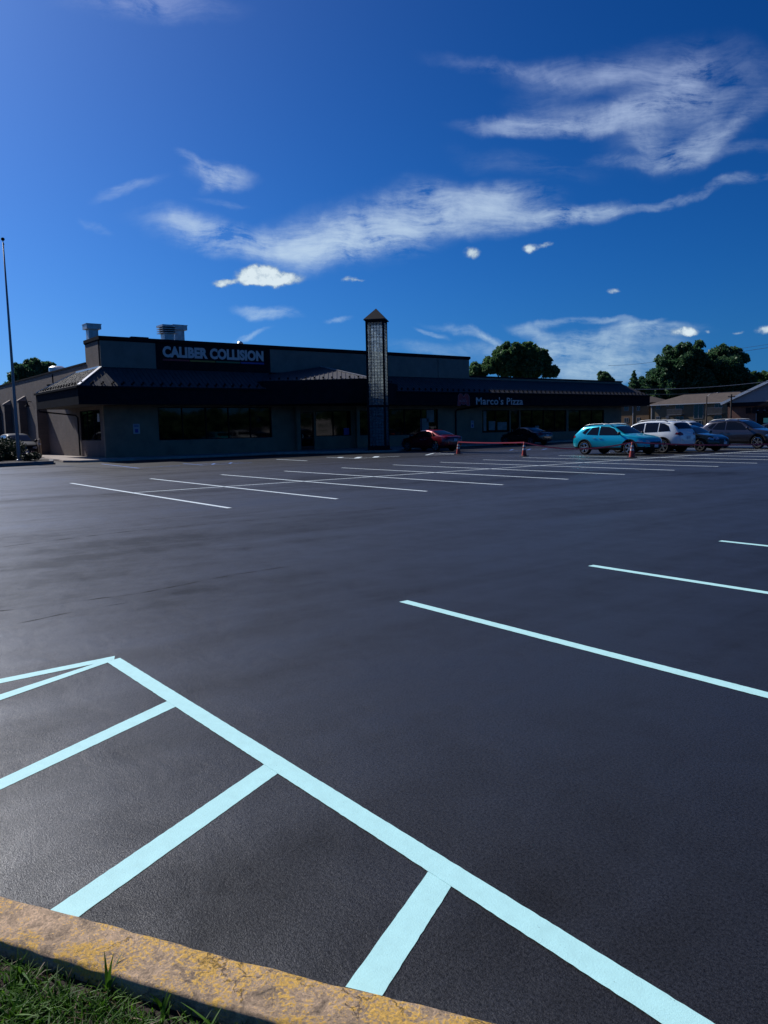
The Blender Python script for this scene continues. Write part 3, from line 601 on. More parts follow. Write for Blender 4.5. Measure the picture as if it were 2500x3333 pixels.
lp = MB(); lp.box((-49.6, 45.87, 5.76), (XF+.08, YEND+.06, 5.87)); child(lp, 'coping', 'black_metal')
rf = MB(); rf.box((XB, YS+.3, 5.4), (-49.9, YEND-.26, 5.55)); rf.box((XB, YS+.3, 0), (XB+.3, YEND-.3, 5.4)); child(rf, 'flat_roof', 'curb_grey')
# canopy: metal slopes with ribs
def slope(mb, a, b, c, d, rib=.30, guards=True):
    """quad: a-b along the eave, d-c along the wall; ribs run up slope"""
    a, b, c, d = map(Vector, (a, b, c, d)); nrm = (b-a).cross(d-a).normalized()
    if nrm.z < 0: nrm = -nrm
    e = (b-a).normalized(); up = nrm.cross(e)
    if up.z < 0: up = -up
    th = nrm*.04
    v = [a, b, c, d, a-th, b-th, c-th, d-th]; mb.add(v, [(0, 1, 2, 3), (7, 6, 5, 4), (0, 4, 5, 1), (1, 5, 6, 2), (2, 6, 7, 3), (3, 7, 4, 0)])
    Lh = (b-a).length; dl = (d-a).dot(e); cl = (c-a).dot(e); H = (d-a).dot(up)
    n = int(Lh/rib)
    for i in range(n+1):
        s_ = (i+.5)*Lh/(n+1); t = 1.
        if dl > 1e-3: t = min(t, s_/dl)
        if Lh-cl > 1e-3: t = min(t, (Lh-s_)/(Lh-cl))
        p0 = a+e*s_+nrm*.015; p1 = p0+up*(H*t*.995); 
        if H*t > .1: mb.bar(p0, p1, .035, .035, 0, nrm)
        if guards and i % 2 == 0 and H*t > .35:
            for h_ in (.16, .36):
                q0 = a+e*(s_+(.15 if h_ > .2 else 0))+up*h_+nrm*.06; mb.bar(q0-e*.05, q0+e*.05, .08, .09, 1, nrm)
Z1, Z2 = ZE+.02, ZW
rm = MB(); slope(rm, (XE, YE, Z1), (XE, 25.2, Z1), (XF, 26.4, Z2), (XF, YS, Z2)); child(rm, 'canopy_roof', ['roof_metal', 'black_metal'])
rm = MB(); slope(rm, (XE, 36.1, Z1), (XE, 69.4, Z1), (XF, YEND, Z2), (XF, 34.9, Z2)); child(rm, 'canopy_roof', ['roof_metal', 'black_metal'])
rm = MB(); slope(rm, (-54.6, YE, Z1), (XE, YE, Z1), (XF, YS, Z2), (-52.2, YS, Z2)); o = child(rm, 'canopy_roof', ['roof_metal', 'black_metal'])
rm = MB(); slope(rm, (XE, 69.4, Z1), (-52, 69.4, Z1), (-50, YEND, Z2), (XF, YEND, Z2)); child(rm, 'canopy_roof', ['roof_metal', 'black_metal'])
rm = MB(); v = [(-54.6, YE, Z1), (-52.2, YS, Z2), (-54.6, YS, Z1)]; rm.add(v, [(0, 1, 2)]); child(rm, 'canopy_end', 'roof_metal')
fl = MB(); fl.bar((XE, YE, Z1+.05), (XF, YS, Z2+.05), .16, .05); fl.bar((XF-.1, YS-.04, Z2+.05), (-51.9, YS-.04, Z2+.05), .08, .10); fl.bar((-54.6, YE, Z1+.05), (-52.2, YS, Z2+.05), .12, .04)
child(fl, 'hip_flashing', 'flashing')
# projecting entrance bay pointing at the tower
A = Vector((-47., 30.7, 6.12)); Tp = Vector((-41.25, 30.85, 4.95)); E1 = Vector((-45.3, 25.0, 4.9)); E2 = Vector((-45.3, 36.4, 4.9))
W1 = Vector((-47.0, 26.0, 5.5)); W2 = Vector((-47.0, 35.3, 5.5))
bm_ = MB()
def face_roof(mb, E_, T2, A2, W_, flip):
    n = (T2-E_).cross(A2-E_).normalized(); n = n if n.z > 0 else -n; th = n*.04
    W_ = Vector(W_); W_.z = E_.z-((W_-E_).x*n.x+(W_-E_).y*n.y)/n.z
    vs = [E_, T2, A2, W_]; mb.add(vs+[p-th for p in vs], [(0, 1, 2, 3), (7, 6, 5, 4), (0, 4, 5, 1), (3, 7, 4, 0)])
    e = (T2-E_).normalized(); up = n.cross(e); up = up if up.z > 0 else -up; Lh = (T2-E_).length; k = int(Lh/.30)
    ia = (A2-E_).dot(e); H = (A2-E_).dot(up); wa = (W_-E_).dot(e); wh = (W_-E_).dot(up)
    for i in range(k+1):
        s_ = (i+.5)*Lh/(k+1); t = H*(Lh-s_)/(Lh-ia) if s_ > ia else H
        t = min(t, wh+(s_-wa)*(H-wh)/(ia-wa)) if s_ < ia else t
        if t > .15:
            p = E_+e*s_+n*.018; mb.bar(p, p+up*t*.98, .045, .045, 0, n)
            q0 = E_+e*s_+up*.28+n*.07; 
            if i % 2: mb.bar(q0-e*.06, q0+e*.06, .10, .11, 1, n)
face_roof(bm_, E1, Tp, A, W1, 0); face_roof(bm_, E2, Tp, A, W2, 1)
child(bm_, 'entrance_roof', ['roof_metal', 'black_metal'])
fl = MB(); fl.bar(A+Vector((.05, 0, .03)), Tp+Vector((0, 0, .05)), .14, .06); child(fl, 'ridge_flashing', 'flashing')
fa = MB(); fa.prism([(-46.9, 24.6), (E1.x+.1, E1.y-.05), (Tp.x+.1, Tp.y), (E2.x+.1, E2.y+.05), (-46.9, 36.8)], 3.31, 4.87); child(fa, 'entrance_fascia', 'black_metal')
# fascia ring
fa = MB()
fa.box((XE-.1, YE, ZB), (XE+.06, 69.4, ZE)); fa.box((-54.6, YE-.06, ZB), (XE+.06, YE+.0, ZE)); fa.box((-54.6, YE, ZB), (-54.5, YS-.01, ZE)); fa.box((-52, 69.4, ZB), (XE+.06, 69.5, ZE))
child(fa, 'fascia', 'black_metal')
gt = MB(); gt.box((-54.7, YE-.16, ZE-.10), (XE+.16, YE-.062, ZE+.015)); gt.box((XE+.062, YE-.062, ZE-.10), (XE+.16, 69.5, ZE+.015)); child(gt, 'gutter', 'black_metal')
sf = MB(); sf.box((XF+.002, YE+.002, ZB+.02), (XE-.102, 69.38, ZB+.05)); sf.box((-54.49, YE+.002, ZB+.02), (XF, YS-.003, ZB+.05)); child(sf, 'soffit', 'soffit')
dp = MB(); dp.tube([(-54.45, YE+.02, ZB+.1), (-54.4, YE+.05, 3.15), (-52.2, YS-.2, 2.85), (-52.1, YS-.08, 2.7), (-52.1, YS-.08, .2)], .05); child(dp, 'downspout', 'black_metal')
dp = MB(); dp.tube([(-45.3, 45.3, 3.25), (-46.8, 44.2, 3.0), (XF+.07, 44.1, 2.9), (XF+.07, 44.1, .2)], .06); child(dp, 'downspout', 'black_metal')
# entrance columns under the bay
for yy in (28.35, 33.6):
    c = MB(); c.box((-46.75, yy-.14, .13), (-46.45, yy+.14, 3.31)); child(c, 'column', 'front_wall')
# pavement in front
pv = MB(); pv.prism([(-64, 12.6), (-48, 12.4), (-45.6, 12.0), (-44.3, 12.6), (-43.9, 14), (-43.6, 25.2), (-39.2, 30.2), (-39.2, 31.6), (-43.6, 36.8), (-43.6, 70.5), (-64, 70.5)], 0, .13)
tag(bevel(pv.build('pavement', 'concrete'), .02), 'concrete walk along the storefronts', None, None, 'structure')
# small things on the building
def hood(x, y, w, d, z0, z1, capo, name='roof_vent', louv=False, label=''):
    o = empty(name, (x, y, 5.5), 0, label, 'roof vent'); s = MB(); s.box((-d/2, -w/2, 0), (d/2, w/2, z1-5.5-capo)); s.build('duct', 'galvanised', o)
    c = MB(); k = .16
    if not louv:
        c.prism([(-d/2-k, -w/2-k), (d/2+k, -w/2-k), (d/2+k, w/2+k), (-d/2-k, w/2+k)], z1-5.5-capo, z1-5.5)
        c.box((-d/2-k-.03, -w/2-k-.03, z1-5.5), (d/2+k+.03, w/2+k+.03, z1-5.46))
    else:
        for q_ in range(3): c.box((-d/2-.2, -w/2-.2, z1-5.5-capo+q_*capo/3), (d/2+.2, w/2+.2, z1-5.5-capo+q_*capo/3+.04))
        c.box((-d/2-.05, -w/2-.05, z1-5.5-capo), (d/2+.05, w/2+.05, z1-5.5), 1)
        c.prism([(-d/2-.2, -w/2-.2), (d/2+.2, -w/2-.2), (d/2+.2, w/2+.2), (-d/2-.2, w/2+.2)], z1-5.5, z1-5.5+.14)
    c.build('cap', ['galvanised', 'black_plastic'], o); return o
hood(-51.0, 15.75, .60, .60, 5.5, 8.62, .30, label='square galvanised roof flue above the left corner of the shopping center')
hood(-51.2, 20.9, .68, .7, 5.5, 8.80, .42, louv=True, label='louvred galvanised roof vent left of the taller duct')
hood(-52.6, 22.25, .72, .7, 5.5, 9.15, .32, label='tall square galvanised duct right beside the louvred vent')
o = empty('vent_pipe', (-51, 26.35, 5.5), 0, 'thin metal vent pipe with a round cap on the roof', 'vent pipe'); s = MB(); s.lathe([(0, 0), (.14, 0), (.14, 2.3), (.0, 2.3)], 16); s.build('pipe', 'galvanised', o); s = MB(); s.lathe([(0, 2.3), (.19, 2.3), (.21, 2.45), (.24, 2.5), (.12, 2.62), (0, 2.64)], 16); s.build('cap', 'flashing', o)
o = empty('vent_pipe', (-50.3, 32.7, 5.5), 0, 'tiny bright dome just showing above the parapet left of the tower', 'vent pipe'); s = MB(); s.lathe([(0, 0), (.06, 0), (.06, 2.0), (.16, 2.02), (.15, 2.12), (0, 2.2)], 12); s.build('pipe', 'flashing', o)
o = empty('roof_fan', (-63, 16.6, 5.5), 0, 'round galvanised roof fan above the brick side wall', 'roof fan'); s = MB(); s.lathe([(0, 0), (.5, 0), (.5, 1.0), (0, 1.0)], 20); s.build('base', 'galvanised', o); s = MB(); s.lathe([(0, 1.0), (.62, 1.0), (.62, 1.3), (.4, 1.42), (0, 1.45)], 20); s.build('cap', 'flashing', o)
o = empty('wall_light', (-64.4, YS, 3.9), 0, 'dark bell shaped wall light over the side door', 'wall light'); s = MB(); s.tube([(0, 0, .3), (0, -.25, .35), (0, -.35, .2)], .03); s.build('arm', 'black_metal', o); s = MB(); s.lathe([(.05, .22), (.08, .1), (.22, -.05), (.2, -.06), (0, .0)], 16, (0, -.35, 0)); s.build('shade', 'black_metal', o)
o = empty('roof_horn', (-57.0, YS-.35, 4.9), 0, 'small dark lamp on a stalk above the canopy end', 'lamp'); s = MB(); s.tube([(.5, .3, .2), (.5, 0, .3), (.5, 0, .9)], .05); s.build('stalk', 'black_metal', o); s = MB(); s.lathe([(.0, .0), (.12, .0), (.32, .25), (.30, .28), (0, .2)], 14, (0, 0, -.05)); s.build('shade', 'black_metal', o)
def plaque(x, y, z, w, h, label, m='paper', blue=False):
    o = empty('wall_notice', (x, y, z), 0, label, 'notice'); s = MB(); s.box((0, 0, 0), (.02, w, h)); s.build('board', m, o)
    s = MB(); s.box((.021, w*.25, h*.12), (.026, w*.75, h*.48)); s.build('symbol', 'bar_blue' if blue else 'poster', o)
    for z_ in (.72, .84): s = MB(); s.box((.021, w*.15, h*z_), (.026, w*.85, h*(z_+.06))); s.build('writing_line', 'bar_blue' if blue else 'poster', o)
plaque(XF+.003, 16.65, 1.55, .42, .62, 'pale disabled parking notice on the wall below the left canopy', blue=True)
plaque(XF+.003, 45.9, 1.45, .36, .62, 'blue edged disabled parking notice left of the pizza shop window', blue=True)
plaque(XE+.065, 28.6, 3.75, .16, .38, 'tiny blank white plate on the black fascia left of the tower', 'paper')
for y0, z0, w_, h_, lab in ((40.3, 1.2, .9, 1.1, 'grey poster low in the window beside the red car'), (41.0, 2.0, .8, 1.0, 'upper grey poster in the window above the red car'), (32.7, 1.15, .5, .5, 'small blue poster in the window left of the tower'), (48.2, 1.2, .9, .8, 'left poster in the pizza shop window'), (49.3, 1.2, 1.2, .7, 'wider poster in the pizza shop window'), (54.3, 1.0, .55, .5, 'small teal notice right of the pizza shop door'), (47.55, 1.15, .35, 1.75, 'tall narrow crumpled poster at the left edge of the pizza shop window')):
    o = empty('window_poster', (XF-.105, y0, z0), 0, lab, 'poster'); s = MB(); s.box((0, 0, 0), (.006, w_, h_)); s.build('sheet', 'bar_blue' if 'blue' in lab else 'poster', o)
# ---- signs
o = empty('storefront_sign', (XF+.05, 18.7, 6.3), 0, 'white letters CALIBER COLLISION over a red, yellow, green and blue bar', 'sign')
tm = text_mesh('lettering', 'CALIBER COLLISION', 1.0, 'letter_white', Matrix.Identity(4), None, .054, 1., .008, 1.03)
xs = [v.co.x for v in tm.data.vertices]; ys = [v.co.y for v in tm.data.vertices]; kx = 7.2/(max(xs)-min(xs)); ky = .71/(max(ys)-min(ys))
tm.data.transform(wall_x(.04, .08, .04) @ Matrix.Diagonal((kx, ky, 1, 1)) @ Matrix.Translation((-min(xs), -min(ys), 0))); tm.parent = o
for k, c in enumerate(('red', 'yellow', 'green', 'blue')):
    s = MB(); s.box((.0, .08+k*1.82, -.17), (.05, .08+k*1.82+1.76, -.06)); s.build('colour_bar', 'bar_'+c, o)
o = empty('storefront_sign', (XE+.07, 44.45, 3.32), 0, "rounded white letters Marco's Pizza on the black fascia", 'sign')
tm = text_mesh('lettering', "Marco's Pizza", 1.0, 'letter_white', Matrix.Identity(4), None, .016, 1., .008, 1.06)
xs = [v.co.x for v in tm.data.vertices]; ys = [v.co.y for v in tm.data.vertices]; kx = 5.7/(max(xs)-min(xs)); ky = .62/(max(ys)-min(ys))
tm.data.transform(wall_x(.03, .1, .03) @ Matrix.Diagonal((kx, ky, 1, 1)) @ Matrix.Translation((-min(xs), -min(ys), 0))); tm.parent = o
o = empty('storefront_emblem', (XE+.07, 42.45, 3.27), 0, 'red letter M emblem with pink outline left of the white pizza lettering', 'sign')
Mp = [(0, 0), (.30, 0), (.42, .22), (.55, .08), (.78, .08), (.91, .22), (1.03, 0), (1.33, 0), (1.27, .78), (1.12, .95), (.88, .97), (.665, .72), (.45, .97), (.21, .95), (.06, .78)]
def flat_poly(pts, x0, th):
    s = MB(); n = len(pts); v = [(x0, p[0], p[1]) for p in pts]+[(x0+th, p[0], p[1]) for p in pts]
    s.add(v, [tuple(range(n-1, -1, -1)), tuple(range(n, 2*n))]+[(i, (i+1) % n, n+(i+1) % n, n+i) for i in range(n)]); return s
flat_poly(Mp, 0, .05).build('letter', 'logo_red', o)
s = MB()
for a, b in zip(Mp, Mp[1:]+Mp[:1]): s.bar((.055, a[0], a[1]), (.055, b[0], b[1]), .03, .03, 0, (1, 0, 0))
s.build('outline', 'logo_pink', o)
s = MB(); ring = [(.06, .665+.24*math.cos(a), .62+.20*math.sin(a)) for a in [math.pi+i*math.pi/12 for i in range(13)]]; s.tube(ring, .018, 6); ring = [(.06, .665+.14*math.cos(a), .62+.12*math.sin(a)) for a in [math.pi+i*math.pi/12 for i in range(13)]]; s.tube(ring, .014, 6); s.build('arc', 'logo_pink', o)
tm = text_mesh('lettering', "Marco's", .25, 'logo_pink', wall_x(.06, .17, .28), o, .006, 1.05, .01, 1.05)

# ------------------------------------------------------------------ glass block tower
TW = empty('glass_block_tower', (-40.47, 30.93, 0), R(-48), 'tall slim black framed tower of glass blocks with a pointed cap', 'tower')
hw = .62; H = 8.62
s = MB(); s.box((-.8, -.8, 0), (.8, .8, .16)); s.box((-hw-.02, -hw-.02, .16), (hw+.02, hw+.02, .42)); s.build('plinth', 'black_metal', TW)
s = MB()
for a in (-1, 1):
    for b in (-1, 1): s.box((a*hw, b*hw, .42), (a*(hw-.13), b*(hw-.13), H-.14))
s.build('frame', 'black_metal', TW)
s = MB()
for z in (2.98, H-.14): s = MB(); s.box((-hw-.004, -hw-.004, z), (hw+.004, hw+.004, z+.14)); s.build('band', 'black_metal', TW)
pass
pitch = (2*hw-.26)/5.
for side in range(4):
    rz = Matrix.Rotation(side*math.pi/2, 3, 'Z')
    for (z0, z1) in ((.42, 2.98), (3.12, H-.14)):
        s = MB(); g2 = MB(); n = round((z1-z0)/.196); dz = (z1-z0)/n
        for i in range(5):
            for j in range(n):
                y0 = -hw+.13+i*pitch+.007; zz = z0+j*dz+.007; a_ = pitch-.014; b_ = dz-.014
                p = [(hw-.04, y0, zz), (hw-.04, y0+a_, zz), (hw-.04, y0+a_, zz+b_), (hw-.04, y0, zz+b_)]
                c = [(hw-.025, y0+.02, zz+.02), (hw-.025, y0+a_-.02, zz+.02), (hw-.025, y0+a_-.02, zz+b_-.02), (hw-.025, y0+.02, zz+b_-.02)]
                s.add([rz @ Vector(q) for q in p+c], [(4, 5, 6, 7), (0, 1, 5, 4), (1, 2, 6, 5), (2, 3, 7, 6), (3, 0, 4, 7)])
        for i in range(6): y0 = -hw+.13+i*pitch; g2.box((hw-.052, y0-.007, z0), (hw-.034, y0+.007, z1))
        for j in range(n+1): zz = z0+j*dz; g2.box((hw-.050, -hw+.13, zz-.007), (hw-.036, hw-.13, zz+.007))
        po = s.build('block_panel', 'glass_block', TW)
        for i_, v_ in enumerate(g2.v): g2.v[i_] = rz @ v_
        g2.build('mortar_grid', 'black_plastic', po)
s = MB(); k = hw+.10; s.add([(-k, -k, H), (k, -k, H), (k, k, H), (-k, k, H), (0, 0, H+.82), (-k, -k, H+.06), (k, -k, H+.06), (k, k, H+.06), (-k, k, H+.06)], [(3, 2, 1, 0), (0, 1, 6, 5), (1, 2, 7, 6), (2, 3, 8, 7), (3, 0, 5, 8), (5, 6, 4), (6, 7, 4), (7, 8, 4), (8, 5, 4)]); s.build('cap', 'cap_metal', TW)

# ------------------------------------------------------------------ left island, hedge, flagpole
isl = MB(); pts = [gnd(170, 1513), gnd(-250, 1527), gnd(-250, 1498.), gnd(150, 1499)]
P_ = [(p.x, p.y) for p in pts]
P_ = [(-43.3, 10.9), (-42.0, 4.0), (-55.0, 4.0), (-55.0, 11.6), (-46.0, 11.6)]
isl.prism(P_, 0, .20); isl = isl.build('island_kerb', 'curb_grey'); tag(bevel(isl, .02), 'grey kerb of the planting island', None, None, 'structure')
ml = MB(); c_ = Vector((-49, 8, 0)); ml.add([(c_.x+(p[0]-c_.x)*.955, c_.y+(p[1]-c_.y)*.94, .21) for p in P_], [tuple(range(len(P_)))]); ml.v = ml.v; mo = ml.build('planting_bed', 'mulch'); tag(mo, 'dark mulch of the planting island', None, None, 'structure')
for p in mo.data.polygons:
    if p.normal.z < 0: p.flip()
def leaves(centers, radii, n, size, name, m, parent=None, squash=(1, 1, 1), shell=.55, aspect=1.6, updir=0.3, noise_gap=.0):
    """leaf cloud: small quads spread through overlapping lobes"""
    C = np.array(centers, float); Rr = np.array(radii, float); w_ = Rr[:, 0]*Rr[:, 2]; w_ = w_/w_.sum()
    idx = rng.choice(len(C), n, p=w_); d = rng.normal(size=(n, 3)); d /= np.linalg.norm(d, axis=1)[:, None]
    r = shell+(1-shell)*rng.random(n)**.6
    # sub clumps
    ph = np.sin(d[:, 0]*5.1+idx*1.7)+np.sin(d[:, 1]*6.3+idx*2.9)+np.sin(d[:, 2]*5.7+idx*.7); r = r*(1+.09*ph)
    keep = rng.random(n) > noise_gap*(ph < -.9); P = C[idx]+d*r[:, None]*Rr[idx]; P = P[keep]; n = len(P)
    a = rng.normal(size=(n, 3)); a[:, 2] += updir; a /= np.linalg.norm(a, axis=1)[:, None]; b = np.cross(a, rng.normal(size=(n, 3))); b /= np.linalg.norm(b, axis=1)[:, None]
    s_ = size*(.6+.8*rng.random(n))[:, None]; a = a*s_*aspect/2; b = b*s_/2
    V = np.stack([P-a, P+b*.9, P+a, P-b*.9], 1).reshape(-1, 3)
    me = bpy.data.meshes.new(name); me.vertices.add(4*n); me.vertices.foreach_set('co', V.astype(np.float32).ravel()); me.loops.add(4*n); me.loops.foreach_set('vertex_index', np.arange(4*n, dtype=np.int32))
    me.polygons.add(n); me.polygons.foreach_set('loop_start', np.arange(0, 4*n, 4, dtype=np.int32)); me.polygons.foreach_set('loop_total', np.full(n, 4, np.int32)); me.materials.append(M[m]); me.update(calc_edges=True)
    o = bpy.data.objects.new(name, me); COL.objects.link(o); o.parent = parent; return o
hd = empty('hedge', (-50.6, 9.45, .2), 0, 'low dark clipped hedge behind the flagpole', 'hedge')
cs_ = []; rs_ = []
for i in range(26):
    cs_.append((-3.6+.28*i+random.uniform(-.1, .1), random.uniform(-.9, .9), .62)); rs_.append((.8, .75, .62))
leaves(cs_, rs_, 42000, .055, 'foliage', 'leaf_hedge', hd, shell=.35)
for i in range(13): s = MB(); s.tube([(-3.3+.5*i, random.uniform(-.3, .3), 0), (-3.3+.5*i, 0, .8)], .03, 6); s.build('stem', 'bark', hd)
for k, (x, y) in enumerate(((-45.1, 10.4), (-44.6, 9.9), (-45.6, 8.6))):
    fp = empty('flowering_plant', (x, y, .21), 0, ['reddish flowering plant right of the flagpole foot', 'smaller reddish plant at the corner of the planting island', 'low reddish plant left of the flagpole foot'][k], 'plant')
    leaves([(0, 0, .22)], [(.35, .35, .24)], 320, .09, 'foliage', 'leaf_hedge', fp, shell=.2); s = MB()
    for i in range(14):
        a = random.uniform(0, 6.28); r = random.uniform(0, .33); s.lathe([(0, 0), (.018, .006), (.015, .02), (0, .026)], 6, (r*math.cos(a), r*math.sin(a), random.uniform(.3, .48)))
    s.build('blossoms', 'logo_pink', fp)['kind'] = 'stuff'
pb = gnd(62, 1506.5, .2)
fpz = empty('flagpole', (-45.3, 9.62, .2), 0, 'tall bare grey flagpole at the left edge of the car park', 'flagpole'); fpz.scale = (1, 1, .957)
s = MB(); s.lathe([(.10, 0), (.10, .3), (.085, 3), (.06, 8), (.035, 12.2), (0, 12.2)], 16); s.build('pole', 'pole_grey', fpz, True)
s = MB(); s.lathe([(0, 0), (.16, 0), (.13, .08), (.10, .1)], 16); s.build('base_collar', 'pole_grey', fpz)
s = MB(); s.lathe([(0, 12.28)]+[(.095*math.sin(a), 12.375-.095*math.cos(a)) for a in [math.pi*i/10 for i in range(1, 10)]]+[(0, 12.47)], 16); s.build('ball', 'black_metal', fpz, True)
s = MB(); s.box((.03, -.03, 12.05), (.12, .03, 12.12)); s.build('pulley', 'black_metal', fpz); s = MB(); s.lathe([(0.02, 12.18), (.02, 12.3)], 8); s.build('ball_stem', 'black_metal', fpz)
for px, lab, dy in ((131, 'tan steel bollard in front of the dark side door', 0), (81, 'tan steel bollard left of the side door', 0)):
    b0 = at_y(px, 1470, 12.9); o = empty('bollard', (b0.x, b0.y, 0), 0, lab, 'bollard', 'bollards along the side wall'); s = MB(); s.lathe([(0.09, 0), (.09, 1.25), (.07, 1.31), (.03, 1.34), (0, 1.345)], 16); s.build('post', 'bollard_tan', o, True); s = MB(); s.lathe([(.092, .95), (.094, .96), (.094, 1.05), (.092, 1.06)], 16); s.build('reflective_band', 'cone_white', o)

# ------------------------------------------------------------------ cars
def interp(pts, x):
    if x <= pts[0][0]: return pts[0][1]
    for (a, b), (c, d) in zip(pts[:-1], pts[1:]):
        if x <= c: return b+(d-b)*(x-a)/(c-a)
    return pts[-1][1]
CARS = {
 'crossover': dict(L=4.54, W=1.82, ax=(.92, 3.62), r=.345, rim=.245,
    top=[(0, .62), (.03, .95), (.14, 1.06), (.30, 1.17), (.62, 1.42), (.80, 1.48), (1.3, 1.53), (1.9, 1.545), (2.35, 1.52), (2.65, 1.44), (3.3, 1.08), (3.45, 1.035), (4.0, .96), (4.3, .88), (4.46, .76), (4.54, .58)],
    bot=[(0, .42), (.25, .27), (.6, .24), (3.9, .22), (4.3, .25), (4.54, .40)],
    belt=[(0, .80), (.6, .99), (1.5, .97), (3.3, .93), (4.2, .83), (4.54, .60)],
    wid=[(0, .62), (.08, .78), (.35, .86), (.9, .905), (2.2, .895), (3.6, .905), (4.1, .86), (4.4, .74), (4.54, .50)], tum=.36,
    win=[[(1.02, 1.03), (1.30, 1.38), (1.72, 1.43), (1.72, 1.0)], [(1.80, 1.0), (1.80, 1.435), (2.30, 1.42), (2.62, 1.33), (2.98, 1.06), (2.98, .99)], [(.72, 1.12), (.96, 1.33), (1.18, 1.365), (.93, 1.04)]],
    ws=(2.66, 3.26, 1.44, 1.10), rw=(.26, .62)),
 'suv': dict(L=4.62, W=1.86, ax=(.92, 3.62), r=.365, rim=.26,
    top=[(0, .62), (.03, .98), (.10, 1.12), (.22, 1.28), (.42, 1.56), (.60, 1.62), (1.2, 1.67), (2.0, 1.68), (2.5, 1.63), (2.8, 1.54), (3.42, 1.16), (3.55, 1.12), (4.1, 1.06), (4.42, .96), (4.56, .8), (4.62, .6)],
    bot=[(0, .45), (.25, .30), (.6, .27), (3.9, .25), (4.35, .30), (4.62, .42)],
    belt=[(0, .88), (.6, 1.05), (1.5, 1.04), (3.4, 1.0), (4.3, .9), (4.62, .65)],
    wid=[(0, .66), (.08, .80), (.35, .88), (.9, .93), (2.2, .915), (3.6, .93), (4.1, .88), (4.45, .76), (4.62, .54)], tum=.34,
    win=[[(.55, 1.14), (.68, 1.40), (.92, 1.52), (1.20, 1.55), (1.20, 1.10)], [(1.26, 1.09), (1.26, 1.555), (2.02, 1.565), (2.02, 1.07)], [(2.10, 1.07), (2.10, 1.56), (2.50, 1.53), (2.80, 1.44), (3.16, 1.12), (3.16, 1.06)]],
    ws=(2.82, 3.38, 1.53, 1.18), rw=(.20, .44)),
 'sedan': dict(L=4.60, W=1.78, ax=(1.02, 3.68), r=.325, rim=.225,
    top=[(0, .60), (.03, .90), (.12, .98), (.45, 1.02), (.75, 1.06), (1.05, 1.20), (1.45, 1.36), (1.8, 1.42), (2.2, 1.44), (2.6, 1.40), (2.9, 1.28), (3.42, .99), (3.6, .95), (4.1, .88), (4.4, .76), (4.55, .62), (4.60, .5)],
    bot=[(0, .40), (.25, .24), (.6, .20), (3.9, .18), (4.3, .20), (4.60, .34)],
    belt=[(0, .78), (.6, .93), (1.5, .92), (3.4, .87), (4.3, .70), (4.60, .52)],
    wid=[(0, .62), (.08, .76), (.35, .84), (1.0, .885), (2.2, .88), (3.6, .885), (4.1, .83), (4.4, .72), (4.60, .48)], tum=.46,
    win=[[(1.30, .98), (1.52, 1.22), (1.75, 1.31), (2.08, 1.335), (2.08, .95)], [(2.16, .95), (2.16, 1.335), (2.50, 1.31), (2.80, 1.20), (3.12, .96), (3.12, .93)], [(1.02, 1.02), (1.22, 1.15), (1.44, 1.25), (1.24, .98)]],
    ws=(2.92, 3.40, 1.25, 1.01), rw=(.82, 1.40)),
}
def poly_grid(pts, step):
    bm = bmesh.new(); vs = [bm.verts.new((p[0], p[1], 0)) for p in pts]; bm.faces.new(vs)
    xs = [p[0] for p in pts]; ys = [p[1] for p in pts]
    for ax, lo, hi in ((0, min(xs), max(xs)), (1, min(ys), max(ys))):
        c = lo+step
        while c < hi-1e-4:
            co_ = [0, 0, 0]; no = [0, 0, 0]; co_[ax] = c; no[ax] = 1
            bmesh.ops.bisect_plane(bm, geom=bm.verts[:]+bm.edges[:]+bm.faces[:], plane_co=co_, plane_no=no); c += step
    bmesh.ops.triangulate(bm, faces=bm.faces[:]); bm.verts.ensure_lookup_table()
    V_ = [(v.co.x, v.co.y) for v in bm.verts]; F_ = [tuple(v.index for v in f_.verts) for f_ in bm.faces]; bm.free(); return V_, F_
